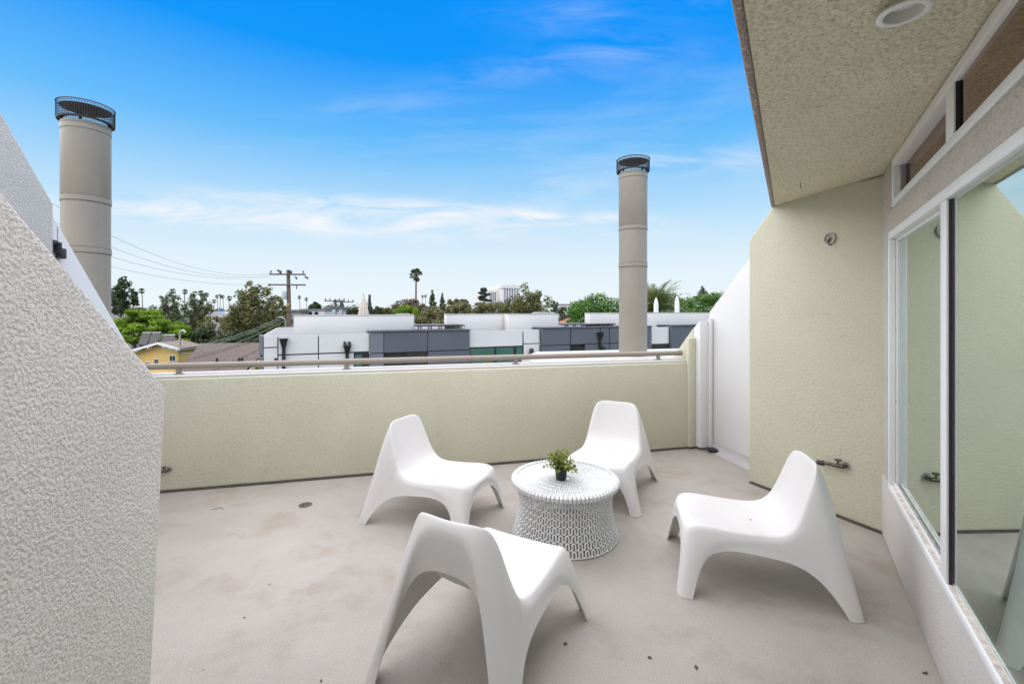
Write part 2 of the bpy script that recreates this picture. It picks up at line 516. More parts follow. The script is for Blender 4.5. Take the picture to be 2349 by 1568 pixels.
# ---- ground to the horizon
def ground_material():
    m, nt, b = new_mat('ground_mix')
    N = nt.nodes.new; L = nt.links.new
    tc = N('ShaderNodeTexCoord')
    n = N('ShaderNodeTexNoise'); n.inputs['Scale'].default_value = .03; n.inputs['Detail'].default_value = 6
    L(tc.outputs['Object'], n.inputs['Vector'])
    r = N('ShaderNodeValToRGB')
    r.color_ramp.elements[0].position = .45; r.color_ramp.elements[0].color = (.045, .06, .03, 1)
    r.color_ramp.elements[1].position = .55; r.color_ramp.elements[1].color = (.11, .105, .095, 1)
    L(n.outputs[0], r.inputs[0]); L(r.outputs[0], b.inputs['Base Color'])
    b.inputs['Roughness'].default_value = .9
    return m
g = MB()
g.add([(-2500, -400, GROUND_Z), (2500, -400, GROUND_Z), (2500, 4500, GROUND_Z), (-2500, 4500, GROUND_Z)], [(0, 1, 2, 3)])
tag(g.build('ground', ground_material()), kind='structure')

# ---- terrace floor: a slab over the storeys below
fl = MB()
far_l = LA + pn * .02; far_r = RA + pn * .10 + pd * .25
fl.prism([(-4.2, -2.2), (4.4, -2.2), (3.6, 3.0), (far_r.x, far_r.y), (far_l.x - .2, far_l.y - .05)], -.30, 0)
tag(fl.build('terrace_floor', M_floor), kind='structure')

# building mass under the terrace
bm_ = MB()
bm_.prism([(-9, -9), (9, -9), (9, 6.1), tuple(PE + pn * .30 + pd * 8), tuple(LA + pn * .30 - pd * 6), (-9, 2)], GROUND_Z, -.31)
lower = bm_.build('lower_storeys', M_olive)
tag(lower, 'olive stucco storeys below the terrace', 'building')

# ---- parapet
par = empty('parapet_wall', (PQ.x, PQ.y, 0), 0, 'low olive stucco parapet wall with white coated top under the taupe handrail', 'wall')
HP = .935
def loc(p):      # world xy -> parent-local
    return p
PARW = .30
def wall_grid(P, d, nrm, s0, s1, z0, z1, t0, t1):
    return MB().profile(P, d, nrm, [(s0, z0), (s1, z0), (s1, z1), (s0, z1)], t0, t1)
L_par = (PE - PQ).length
s_left = (LA - PQ).dot(pd) - .05
o = wall_grid((0, 0), pd, pn, s_left, L_par + .06, .012, HP, 0, PARW).build('stucco_face', M_olive, par, bevel=.02, seg=3)
o = wall_grid((0, 0), pd, pn, s_left, L_par + .06, -.02, .0135, -.004, .20).build('base_joint', M_seal, par)
o = wall_grid((0, 0), pd, pn, s_left, L_par + .06, HP - .006, HP + .016, .012, PARW + .01).build('white_coping', M_cap, par, bevel=.008)

# ---- flat roof ledge beyond the parapet that carries the flues
led = empty('roof_ledge', (PQ.x, PQ.y, 0), 0, 'pale flat roof ledge beyond the parapet around the flue bases', 'roof')
lm = MB()
lm.profile((0, 0), pd, pn, [(L_par - 1.25, -.3), (L_par + 1.6, -.3), (L_par + 1.6, .865), (L_par - 1.0, .865), (L_par - 1.25, .80)], PARW + .012, 2.3)
lm.build('roof_surface', M_cap, led, bevel=.03)
lm = MB()
lm.profile((0, 0), pd, pn, [(s_left - 2.2, -.3), (s_left + .25, -.3), (s_left + .25, .70), (s_left - 2.2, .70)], PARW + .012, 2.0)
lm.build('roof_surface', M_cap, led, bevel=.03)

# ---- handrail
rail = empty('handrail', (PQ.x, PQ.y, 0), 0, 'taupe painted round handrail on short posts over the parapet', 'railing')
RZ = 1.02; RO = .15
def rp(s, z): return (pd.x * s + pn.x * RO, pd.y * s + pn.y * RO, z)
MB().tube([rp(s_left + .05, RZ), rp(L_par - .02, RZ)], .027, 20).build('rail_tube', M_rail, rail, smooth=True)
for u in (410, 795, 1183, 1510):
    s = on_plane(u, 820, PQ + pn * RO, pd)[0]
    MB().tube([rp(s, HP + .012), rp(s, RZ - .015)], .021, 16).build('rail_post', M_rail, rail, smooth=True)
    MB().tube([rp(s, HP + .010), rp(s, HP + .022)], .04, 16).build('base_flange', M_rail, rail, smooth=True)
MB().tube([rp(L_par - .03, RZ), rp(L_par + .012, RZ)], .031, 20).build('end_cap', M_rail, rail, smooth=True)

# ---- right divider: stucco core with sloping top, white post, white panel, cove at its foot
rdv = empty('divider_wall', (RA.x, RA.y, 0), 0, 'white panelled divider wall with sloping top between terraces beside the olive pier', 'wall')
SL = .89
core = MB()   # olive end that stands beyond the post, its top sloping down outwards
core.profile((0, 0), dd, -pd, [(-.55, .10), (-.02, .10), (-.02, 1.30), (-.55, .80)], -.02, .155)
core.build('stucco_end', M_olive, rdv, bevel=.012)
core2 = wall_grid((0, 0), dd, -pd, -.03, .03, 0.02, 1.20, .145, .235)
core2.build('stucco_return', M_olive, rdv, bevel=.012)
MB().profile((0, 0), dd, -pd, [(-.012, .03), (.10, .03), (.10, 1.385), (-.012, 1.30)], .045, .150).build('corner_post', M_panel, rdv, bevel=.006)
MB().profile((0, 0), dd, -pd, [(-.03, .03), (.118, .03), (.118, 1.41), (-.03, 1.32)], .004, .044).build('edge_trim', M_panel, rdv, bevel=.004)
MB().profile((0, 0), dd, -pd, [(.05, .05), (1.10, .05), (1.10, 1.43 + SL * 1.10), (.05, 1.43 + SL * .05)], -.16, -.002).build('white_panel', M_panel, rdv, bevel=.005)
MB().profile((0, 0), dd, -pd, [(.10, .06), (.108, .06), (.108, 1.36), (.10, 1.36)], -.001, .0012).build('panel_joint', M_seal, rdv)
cv = MB()
for k in range(6):
    a0 = math.pi / 2 * k / 6; a1 = math.pi / 2 * (k + 1) / 6
    r_ = .085
    q = [(0 + r_ * (1 - math.cos(a)), 0 + r_ * (1 - math.sin(a))) for a in (a0, a1)]
cove_pts = [(r_ * (1 - math.cos(math.pi / 2 * k / 6)), r_ * (1 - math.sin(math.pi / 2 * k / 6))) for k in range(7)]
vv = []
for s in (.06, 1.1):
    ring = [(-.004, .001)] + [(t, z + .001) for t, z in cove_pts]
    for t, z in ring:
        p = dd * s - pd * t
        vv.append((p.x, p.y, z))
n_ = len(cove_pts) + 1
cv.add(vv, [(i, i + 1, n_ + i + 1, n_ + i) for i in range(n_ - 1)] + [tuple(range(n_)), tuple(range(n_, 2 * n_))])
cv.build('base_cove', simple('deck_cove', (.45, .43, .42), .6, var=.06), rdv, smooth=True)
hole = MB().lathe([(.001, 0), (.06, 0), (.075, .03), (.03, .04), (.001, .042)], tuple((-pd * .03 + dd * .16).to_3d() + Vector((0, 0, .001))), 12, False, False)
hole.build('torn_flashing', M_black, rdv)
for zz in (.25, .55, 1.05):
    p = -pd * .152 + dd * .055
    MB().tube([(-pd.x * .14 + dd.x * .104, -pd.y * .14 + dd.y * .104, zz), (-pd.x * .14 + dd.x * .1005, -pd.y * .14 + dd.y * .1005, zz)], .004, 6).build('screw', M_galv, rdv)

# ---- right pier
qd = (PC - P1).normalized(); qn = Vector((-qd.y, qd.x))     # qn points right / away from the terrace
qn = qn if qn.x > 0 else -qn
Lq = (PC - P1).length
SOF = 2.35
pier = empty('stucco_pier', (P1.x, P1.y, 0), 0, 'olive stucco pier with chamfered top corner under the overhang', 'wall')
MB().profile((0, 0), qd, qn, [(0, .009), (Lq + .12, .009), (Lq + .12, SOF + .05), (.26, SOF + .05), (.216, SOF), (0, 2.105)], 0, .30).build('stucco_face', M_olive, pier, bevel=.025, seg=3)
MB().profile((0, 0), qd, qn, [(.01, -.01), (Lq + .02, -.01), (Lq + .02, .010), (.01, .010)], -.003, .2).build('base_joint', M_seal, pier)

# ---- window wall
ww = empty('window_wall', (PC.x, PC.y, 0), 0, 'pale stucco window wall with tall white framed glass and clerestory panes', 'wall')
def wp(s, z, t=0.0): return (wd.x * s + wn.x * t, wd.y * s + wn.y * t, z)
def wbox(s0, s1, z0, z1, t0, t1): return MB().profile((0, 0), wd, wn, [(s0, z0), (s1, z0), (s1, z1), (s0, z1)], t0, t1)
def ws(u, v): return on_plane(u, v, PC, wd)
S_END = 4.6
sJ, zTopA, _ = ws(2043, 533)
_, zSillA, _ = ws(2043, 1121)
zSill = zSillA; zHead = zTopA
sM0 = ws(2163, 700)[0]; sM1 = ws(2176, 700)[0]
zC0 = ws(2045, 478)[1]; sC0 = ws(2047, 400)[0]
sCm0 = ws(2172, 300)[0]; sCm1 = ws(2190, 300)[0]
print('WINDOW', sJ, zSill, zHead, sM0, sM1, zC0, sC0, sCm0, sCm1)
DB = .10       # depth of the opening
SOFW = 2.405      # soffit rises a little towards the glass
FT = SOFW - .012
wbox(0, S_END, .004, zSill, 0, .22).build('upstand', M_greyfine, ww, bevel=.012)
wbox(0, sJ, zSill, FT, 0.001, .22).build('jamb_stucco', M_header, ww, bevel=.01)
wbox(sJ, S_END, zHead, zC0, 0.001, .22).build('header_band', M_header, ww, bevel=.008)
# sliding door / window frame
fr = .045
f_ = wbox(sJ, S_END, zSill + .001, zSill + .035, -.012, DB + .04).build('sill_track', M_whiteframe, ww, bevel=.004)
for k, t in enumerate((.012, .036, .060, .084)):
    wbox(sJ + .01, S_END, zSill + .036, zSill + .052, t, t + .008).build('track_rib', M_whiteframe, f_)
wbox(sJ + .012, S_END, zSill + .0355, zSill + .0375, -.004, .011).build('track_dirt', M_dirtyframe, f_)
for t in (.022, .046, .070):
    wbox(sJ + .012, sM0, zSill + .0355, zSill + .040, t, t + .013).build('track_dirt', M_dirtyframe, f_)
wbox(sJ, S_END, zHead - .045, zHead - .001, -.012, DB + .04).build('head_frame', M_whiteframe, ww, bevel=.004)
wbox(sJ + .012, S_END, zHead - .062, zHead - .046, .02, .034).build('head_rib', M_whiteframe, ww)
jf = wbox(sJ, sJ + .030, zSill + .036, zHead - .046, -.012, .02).build('jamb_frame', M_whiteframe, ww, bevel=.003)
wbox(sJ + .004, sJ + .046, zSill + .036, zHead - .046, .022, .036).build('jamb_frame', M_whiteframe, ww, bevel=.003)
for k in range(4):
    zz = zSill + .10 + k * (zHead - zSill - .26) / 3
    for t in (.0205, .0365):
        wbox(sJ + .014, sJ + .026, zz, zz + .010, t, t + .0025).build('screw', M_black, ww)
wbox(sM0, sM1, zSill + .036, zHead - .046, -.008, .014).build('mullion', M_whiteframe, ww, bevel=.003)
wbox(sM1 + .001, sM1 + .007, zSill + .036, zHead - .046, .000, .010).build('mullion_gasket', simple('plum_black_gasket', (.03, .015, .025), .5), ww)
wbox(sJ + .0465, sM0 - .001, zSill + .053, zHead - .063, .0300, .0325).build('window_pane', M_glass, ww)
wbox(sM1 + .008, S_END - .05, zSill + .053, zHead - .047, .008, .011).build('window_pane', M_glass, ww)
# clerestory
zc1 = FT
wbox(sC0, S_END, zC0 + .001, zC0 + .040, -.004, .09).build('clerestory_sill', M_whiteframe, ww, bevel=.003)
wbox(sC0, S_END, zc1 - .050, zc1 - .001, -.004, .09).build('clerestory_head', M_whiteframe, ww, bevel=.003)
wbox(sC0, sC0 + .045, zC0 + .041, zc1 - .051, -.004, .09).build('clerestory_jamb', M_whiteframe, ww, bevel=.003)
wbox(sC0 + .046, sC0 + .070, zC0 + .041, zc1 - .051, .03, .08).build('clerestory_jamb', simple('mauve_grey_frame', (.30, .27, .29), .5), ww)
wbox(sCm0, sCm1, zC0 + .041, zc1 - .051, -.004, .09).build('clerestory_mullion', M_whiteframe, ww, bevel=.003)
wbox(sCm1 + .001, sCm1 + .006, zC0 + .041, zc1 - .051, .002, .014).build('mullion_gasket', M_black, ww)
wbox(sC0 + .070, sCm0 - .001, zC0 + .041, zc1 - .051, .05, .054).build('clerestory_pane', M_dimglass, ww)
wbox(sCm1 + .007, S_END - .05, zC0 + .041, zc1 - .051, .012, .015).build('clerestory_pane', M_dimglass, ww)
# room behind the glass
M_room = simple('room_paint', (.78, .76, .72), .8, var=.03)
M_roomfloor = simple('room_floor', (.50, .47, .42), .5, var=.1)
wbox(-.8, S_END, zSill - .30, zSill - .04, .225, 3.6).build('room_floor', M_roomfloor, ww)
wbox(-.8, S_END, zSill - .04, zSill + .7, 3.601, 3.7).build('room_wall', M_room, ww)
wbox(-.8, .6, zSill + .701, FT, 3.601, 3.7).build('room_wall', M_room, ww)  # gap up to the next wall piece is added to let daylight in
wbox(3.2, S_END, zSill + .701, FT, 3.601, 3.7).build('room_wall', M_room, ww)
wbox(-.9, -.801, zSill - .30, FT, .15, 3.7).build('room_wall', M_room, ww)
wbox(S_END, S_END + .1, .001, FT - .07, -.9, 3.7).build('room_wall', M_room, ww)

# ---- overhang
ov = empty('roof_overhang', (PC.x, PC.y, SOF), 0, 'coarse olive stucco soffit overhanging the glass with a raw pinkish drip edge', 'roof')
def OVP(s, t): return (wd.x * s + wn.x * t, wd.y * s + wn.y * t)
FAS = -.655
s_far = -.82
def opoly(pts): return [OVP(s, t) for s, t in pts]
# far edge follows the pier
pf = on_ground(1770, 475, SOF); pfl = (pf.xy - PC)
s_f = pfl.dot(wd); t_f = pfl.dot(wn)
print('FASCIA', s_f, t_f)
FAS = t_f
sl = MB()
zw = SOFW - SOF
a_, b_, c_, d_ = OVP(s_f, FAS + .025), OVP(S_END + .6, FAS + .025), OVP(S_END + .6, .02), OVP(-.10, .02)
# finely divided so that the slab is a plain sloping sheet 4 cm thick
sl.add([(*a_, 0), (*b_, 0), (*c_, zw), (*d_, zw), (*a_, .04 + zw), (*b_, .04 + zw), (*c_, .04 + zw), (*d_, .04 + zw)],
       [(0, 3, 2, 1), (4, 5, 6, 7), (0, 1, 5, 4), (1, 2, 6, 5), (2, 3, 7, 6), (3, 0, 4, 7)])
sl.build('soffit', M_soffit, ov)
sl = MB()
sl.prism(opoly([(-.10, .021), (S_END + .6, .021), (S_END + .6, 3.75), (-.95, 3.75), (-.95, .45)]), zw + .001, zw + .04)
sl.build('room_ceiling', simple('dimmed_ceiling', (.10, .075, .06), .8, var=.15), ov)  # interior dimness put into the colour, so the clerestory panes look dark
sl = MB()
sl.prism(opoly([(s_f - .004, FAS - .004), (S_END + .6, FAS - .004), (S_END + .6, FAS + .024), (s_f - .004, FAS + .024)]), -.006, .42)
sl.build('fascia', M_pink, ov, bevel=.010)
sl = MB()
sl.prism(opoly([(s_f, FAS + .025), (S_END + .6, FAS + .025), (S_END + .6, 3.75), (-.95, 3.75), (-.95, .45), (-.10, .022)]), zw + .041, .41)
sl.build('roof_deck', M_cap, ov)
def soffit_z(p):
    t = (Vector((p[0], p[1])) - PC).dot(wn)
    return SOF + (t - FAS) / (.02 - FAS) * zw
# small nail left in the soffit
nail_p = on_ground(1836, 424, SOF)
nl = MB().tube([(0, 0, .002), (0, 0, -.035), (.012, .004, -.036)], .0022, 6).build('bent_nail', M_black)
nl.location = (nail_p.x, nail_p.y, soffit_z(nail_p))
tag(nl, 'tiny dark bent nail hanging from the soffit', 'nail')

# ---- recessed light
lp = on_ground(2073, 33, SOF)
can = empty('recessed_light', lp, 0, 'round white recessed downlight set in the soffit', 'light')
MB().lathe([(.088, .0), (.088, -.006), (.080, -.010), (.066, -.008), (.064, .0)], n=40, cap0=False, cap1=False).build('trim_ring', M_whiteframe, can, smooth=True)
MB().lathe([(.066, -.007), (.054, .028), (.050, .0385)], n=40, cap0=False, cap1=False).build('baffle', simple('light_baffle', (.62, .60, .55), .35), can, smooth=True)
MB().lathe([(.051, .0375), (.035, .026), (.001, .020)], n=40, cap0=False, cap1=False).build('lamp_lens', simple('frosted_lens', (.80, .80, .78), .3), can, smooth=True)
# the hole: soffit is only a slab, so the can sits just under it
can.scale = (.72, .72, .72); can.location.z = soffit_z(lp) - .029

# ---- ring fitting on the pier
def on_pier(u, v): 
    s, z, y = on_plane(u, v, P1, qd)
    p = P1 + qd * s
    return Vector((p.x, p.y, z))
rf = empty('wall_ring', on_pier(1905, 547), math.atan2(-qn.y, -qn.x), 'small round metal conduit ring on the olive pier below the overhang', 'fitting')
MB().tube([(.012, .036 * math.cos(a), .036 * math.sin(a)) for a in [2 * math.pi * k / 28 for k in range(28)]], .0065, 8, closed=True).build('ring', M_galv, rf, smooth=True)
MB().tube([(0.001, 0, 0), (.008, 0, 0)], .034, 24).build('backplate', simple('old_stucco_patch', (.40, .38, .28), .9), rf, smooth=True)
MB().tube([(.004, 0, 0), (.016, .008, .004), (.018, -.006, -.02), (.010, .004, -.052)], .006, 8).build('wire_stub', M_darkmetal, rf, smooth=True)

def hose_bib(locn, ang, label, scale=1.0):
    h = empty('hose_bib', locn, ang, label, 'tap')
    h.scale = (scale,) * 3
    MB().tube([(-.004, 0, 0), (.004, 0, 0)], .028, 18).build('wall_flange', M_galv, h, smooth=True)
    MB().tube([(.0, 0, 0), (.03, 0, 0), (.045, -.0, 0)], .012, 12).build('inlet_pipe', M_darkmetal, h, smooth=True)
    MB().tube([(.035, 0, 0), (.045, -.03, -.002), (.05, -.10, -.006), (.055, -.125, -.010)], [.016, .015, .013, .013], 12).build('valve_body', M_darkmetal, h, smooth=True)
    MB().tube([(.055, -.122, -.010), (.06, -.165, -.016)], .019, 14).build('hose_thread', M_black, h, smooth=True)
    MB().tube([(.045, -.03, .0), (.045, -.032, .035)], .007, 8).build('stem', M_darkmetal, h, smooth=True)
    MB().lathe([(.004, 0), (.022, .002), (.024, .008), (.018, .012), (.004, .010)], (.045, -.032, .032), 14).build('handle', M_darkmetal, h, smooth=True)
    return h
b_ang = math.atan2(-qn.y, -qn.x)
hose_bib(on_pier(1942, 1068), b_ang, 'tarnished brass hose tap on the olive pier beside the window wall')
sB, zB, yB = on_plane(389, 1076, PQ, pd)
pB = PQ + pd * sB
hose_bib(Vector((pB.x, pB.y, zB)), math.atan2(-pn.y, -pn.x), 'dark hose tap low on the parapet beside the grey stub wall', .8)

# ---- left divider
ldv = empty('divider_wall', (LA.x, LA.y, 0), 0, 'pale grey stucco divider wall with white panel below a taupe flue', 'wall')
SL2 = 1.07
def hz(s): return 1.395 + SL2 * s
tS = .74
MB().profile((0, 0), dd, pd, [(-.75, .05), (tS - .02, .05), (tS - .02, hz(tS - .02)), (0, hz(0)), (-.75, hz(-.75))], -.12, 0).build('white_panel', M_panel, ldv, bevel=.006)
MB().profile((0, 0), dd, pd, [(tS - .11, .08), (tS - .102, .08), (tS - .102, hz(tS - .11) - .01), (tS - .11, hz(tS - .12) - .01)], -.002, .0015).build('panel_joint', M_galv, ldv)
MB().profile((0, 0), dd, pd, [(tS - .019, .001), (4.4, .001), (4.4, 3.2), (1.68, 3.2), (tS - .019, hz(tS - .019) + .02)], -.2, .035).build('stucco_face', M_grey, ldv, bevel=.02, seg=3)
# black latch bracket on the panel
sb_, zb_, _ = on_plane(113, 560, LA, dd)
lb = empty('gate_bracket', tuple((LA + dd * sb_).to_3d() + Vector((0, 0, zb_))), math.atan2(dd.y, dd.x), 'black metal bracket on the white panel beside the grey stucco', 'bracket')
# local x runs back along the divider (towards the viewer), local y = away from the terrace on this side
for (x0, x1, y0, y1, z0, z1, nm) in ((-.035, .03, .003, .03, -.005, .03, 'bracket_plate'), (-.045, -.028, .003, .045, -.055, .02, 'hinge_pin'), (-.105, -.050, .003, .035, -.085, -.015, 'cover_box')):
    MB().box(x0, x1, y0, y1, z0, z1).build(nm, M_black, lb, bevel=.006)

# ---- near stub wall on the left
E = Vector((-1.137, 1.5)); nd = Vector((math.sin(R(9)), -math.cos(R(9)))); nn = Vector((-nd.y, nd.x))
nn = nn if nn.x < 0 else -nn
stub = empty('stub_wall', (E.x, E.y, 0), 0, 'rough pale grey stucco stub wall with sloping top and leaning end edge', 'wall')
s0_, z0_, _ = on_plane(0, 430, E, nd)
slope = (z0_ - 1.241) / s0_
print('STUB', s0_, z0_, slope)
MB().profile((0, 0), nd, nn, [(.107, .0005), (3.2, .0005), (3.2, 2.34), ((2.34 - 1.241) / slope, 2.34), (.0, 1.241), (.004, 1.215)], 0, .22).build('stucco_face', stucco('coarse_grey_stucco', (.80, .752, .675), grain=112, strength=.55, dist=.0065, pits=.11, var=.05, stain=.10, det=3.2, rgh=.55), stub, bevel=.012, seg=3)

# ---- wall closing the corner behind the viewer
bw = MB()
bw.prism([(-1.3, -1.75), (.9, -1.75), (.9, -1.60), (-1.3, -1.60)], 0.001, 2.34)
tag(bw.build('rear_wall', M_grey), 'grey stucco wall closing the terrace corner', 'wall')

# ---- flues
def flue(u, y, D, label, ztop, base_z):
    c = at_depth(u, 700, y)
    f = empty('flue_chimney', (c.x, c.y, base_z), 0, label, 'chimney', 'taupe metal flues beyond the parapet')
    r = D / 2
    H = ztop - base_z
    seams = [.76, 1.27]           # below the top of the pipe
    cap_h = .175
    top = H - cap_h - .02
    levels = [0] + [top - s for s in reversed(seams)] + [top]
    for a, b in zip(levels[:-1], levels[1:]):
        if b == top:
            MB().lathe([(r - .004, a), (r + .003, a + .012), (r + .003, b)], n=56, cap0=False, cap1=False).build('flue_section', M_flue, f, smooth=True)
        else:
            MB().lathe([(r, a), (r, b)], n=56, cap0=False, cap1=False).build('flue_section', M_flue, f, smooth=True)
    for s in seams + [.05]:
        z = top - s
        bd = MB().lathe([(r + .001, z - .028), (r + .006, z - .024), (r + .006, z + .022), (r + .001, z + .026)], n=56, cap0=False, cap1=False).build('joint_band', M_flue, f, smooth=True)
        for zz in (z - .030, z + .026):
            MB().lathe([(r + .0005, zz - .004), (r + .0045, zz - .002), (r + .0045, zz + .003), (r + .0005, zz + .005)], n=56, cap0=False, cap1=False).build('joint_seam', M_seam, bd)
        for k in range(7):
            a = 2 * math.pi * k / 7 + .3
            if s > .1:
                MB().lathe([(.006, 0), (.006, .003), (.002, .006)], n=8).build('rivet', M_flue, f).matrix_local = Matrix.Translation((math.cos(a) * r, math.sin(a) * r, z + .10)) @ Vector((math.cos(a), math.sin(a), 0)).to_track_quat('Z', 'Y').to_matrix().to_4x4()
    # vertical lock seam on the visible side
    a = math.atan2(-c.y, -c.x) + .45
    MB().tube([(math.cos(a) * r, math.sin(a) * r, .01), (math.cos(a) * r, math.sin(a) * r, top - .08)], .004, 6).build('lock_seam', M_flue, f)
    # cap: inner sleeve, ring, wire-mesh band
    MB().lathe([(r - .012, top - .10), (r - .012, top)], n=48, cap0=False, cap1=False).build('inner_sleeve', M_black, f, smooth=True)
    rc = r * 1.17
    MB().lathe([(r - .02, top + .030), (rc, top + .020), (rc, top + .034), (r - .02, top + .044)], n=48, cap0=False, cap1=False).build('cap_skirt', M_black, f, smooth=True)
    for k in range(4):
        a2 = 2 * math.pi * k / 4 + .5
        MB().tube([(math.cos(a2) * (r - .015), math.sin(a2) * (r - .015), top - .05), (math.cos(a2) * (r - .015), math.sin(a2) * (r - .015), top + .04)], .012, 8).build('cap_strut', M_black, f)
    mb = MB()
    nw = 72
    for k in range(nw):
        a2 = 2 * math.pi * k / nw
        mb.tube([(math.cos(a2) * rc, math.sin(a2) * rc, top + .03), (math.cos(a2) * rc, math.sin(a2) * rc, top + cap_h + .02)], .0022, 4, caps=False)
    for j in range(9):
        z = top + .035 + j * (cap_h - .02) / 8
        mb.tube([(math.cos(2 * math.pi * k / 48) * rc, math.sin(2 * math.pi * k / 48) * rc, z) for k in range(48)], .0022 if j < 8 else .006, 4, closed=True)
    mb.build('mesh_band', M_cage, f)
    # disc that closes the flue below the mesh top
    MB().lathe([(r + .012, top + cap_h - .012), (r * .4, top + cap_h + .004), (.001, top + cap_h + .008)], n=48, cap0=True, cap1=False).build('rain_disc', M_black, f, smooth=True)
    return f
flue(198, 4.62, .38, 'taupe round metal flue with mesh cap rising behind the sloping white panel', 3.56, .70)
flue(1452, 6.32, .38, 'taupe round metal flue with mesh cap standing beyond the handrail', 3.58, .865)

# ================================================================== chairs
def make_chair_meshes():
    UF = [-1, -.80, -.60, -.33, 0, .33, .60, .80, 1]
    rim = [  # s from the front, z, half width, centre drop, centre push back
        (.055, .322, .228, .012, 0), (.105, .345, .233, .020, 0), (.20, .338, .234, .026, 0), (.31, .325, .232, .030, 0),
        (.43, .318, .228, .026, .0), (.53, .322, .224, .020, .012), (.592, .375, .220, .012, .026), (.632, .485, .210, 0, .034),
        (.668, .595, .198, .0, .034), (.693, .675, .186, .012, .028), (.714, .708, .160, .026, .016)]
    side_hem = [(0, 0), (.074, 0), (.112, .135), (.175, .220), (.29, .239), (.42, .226), (.55, .214), (.655, .172), (.735, .085), (.784, 0), (.86, 0)]
    X = lambda s: .43 - s
    FW = .345
    fr_hem = {1: (FW, 0), .80: (FW - .070, 0), .60: (.228, .150), .33: (.135, .232), 0: (0, .246)}
    bk_hem = {1: (FW, 0), .80: (FW - .072, 0), .60: (.200, .360), .33: (.120, .468), 0: (0, .474)}
    V = []; F = []; idx = {}
    def vid(key, p):
        if key not in idx:
            idx[key] = len(V); V.append(p)
        return idx[key]
    nv = len(rim); nu = len(UF)
    for i, (s, z, w, dz, ds) in enumerate(rim):
        for j, u in enumerate(UF):
            k = 1 - abs(u) ** 2.2
            vid(('t', i, j), (X(s + ds * k), u * w, z - dz * k - ((.040 if i == nv - 1 else .012) * abs(u) ** 5 if i >= nv - 2 else 0)))
    for i in range(nv - 1):
        for j in range(nu - 1):
            F.append((idx['t', i, j], idx['t', i + 1, j], idx['t', i + 1, j + 1], idx['t', i, j + 1]))
    TR = [.17, .38, .66, 1.0]
    def skirt_key(kind, i, j, r):
        if kind in ('L', 'R'):
            jj = 0 if kind == 'R' else nu - 1
            if i == 0: return ('c', 0, jj, r)
            if i == nv - 1: return ('c', 1, jj, r)
            return (kind, i, r)
        ii = 0 if kind == 'F' else nv - 1
        if j in (0, nu - 1): return ('c', 0 if kind == 'F' else 1, j, r)
        return (kind, j, r)
    inner = []
    for kind, jj, sg in (('R', 0, -1), ('L', nu - 1, 1)):
        prev = None
        for i in range(nv):
            a = Vector(V[idx['t', i, jj]])
            s, z = side_hem[i]
            b = Vector((X(s), sg * (FW - .335 * z), z))
            col = [idx['t', i, jj]]
            for r, t in enumerate(TR):
                p = a.lerp(b, t)
                if i not in (0, nv - 1):
                    p.y += sg * .012 * math.sin(math.pi * min(1, t * 1.3))
                col.append(vid(skirt_key(kind, i, jj, r), tuple(p)))
            if i in (1, nv - 2): inner.append(col[-1])
            if prev:
                for q in range(len(TR)):
                    f = (prev[q], prev[q + 1], col[q + 1], col[q])
                    F.append(f if kind == 'R' else f[::-1])
            prev = col
    for kind, ii, hem in (('F', 0, fr_hem), ('B', nv - 1, bk_hem)):
        prev = None
        for j, u in enumerate(UF):
            a = Vector(V[idx['t', ii, j]])
            y, z = hem[abs(u)]
            sg = 1 if u >= 0 else -1
            if kind == 'F': x = X(.055 * z / .32)
            else: x = X(.86 - .175 * z / .7)
            b = Vector((x, sg * y, z))
            col = [idx['t', ii, j]]
            for r, t in enumerate(TR):
                p = a.lerp(b, t)
                if kind == 'B' and r < 3:
                    p.x -= .022 * math.sin(math.pi * min(1, t * 1.25)) + (.012 if r == 0 else 0)
                if kind == 'F' and r < 2: p.x += .008
                col.append(vid(skirt_key(kind, ii, j, r), tuple(p)))
            if abs(u) == .80: inner.append(col[-1])
            if prev:
                for q in range(len(TR)):
                    f = (prev[q], col[q], col[q + 1], prev[q + 1])
                    F.append(f if kind == 'F' else f[::-1])
            prev = col
    me = bpy.data.meshes.new('chair_shell_cage')
    me.from_pydata(V, [], F); me.update()
    bm = bmesh.new(); bm.from_mesh(me); bmesh.ops.recalc_face_normals(bm, faces=bm.faces)
    # make sure the top of the seat faces up
    up = [f for f in bm.faces if abs(f.calc_center_median().x - .12) < .1 and abs(f.calc_center_median().y) < .1 and f.calc_center_median().z > .28]
    if sum(f.normal.z for f in up) < 0: bmesh.ops.reverse_faces(bm, faces=bm.faces)
    bm.to_mesh(me); bm.free()
    att = me.attributes.new('crease_vert', 'FLOAT', 'POINT')
    for i in inner: att.data[i].value = 1.0
    tmp = bpy.data.objects.new('chair_tmp', me); COL.objects.link(tmp)
    m = tmp.modifiers.new('s', 'SUBSURF'); m.levels = 3; m.render_levels = 3
    m = tmp.modifiers.new('t', 'SOLIDIFY'); m.thickness = .0085; m.offset = -1
    dg = bpy.context.evaluated_depsgraph_get()
    full = bpy.data.meshes.new_from_object(tmp.evaluated_get(dg))
    bpy.data.objects.remove(tmp)
    zmin = min(v.co.z for v in full.vertices)
    for v in full.vertices:
        v.co.z -= zmin
        if v.co.z < .012: v.co.z *= .25      # feet sit flat
    full.shade_smooth(); full.set_sharp_from_angle(angle=R(50)); full.update()
    cn = [Vector(n.vector) for n in full.corner_normals]
    co = [Vector(v.co) for v in full.vertices]
    groups = {}
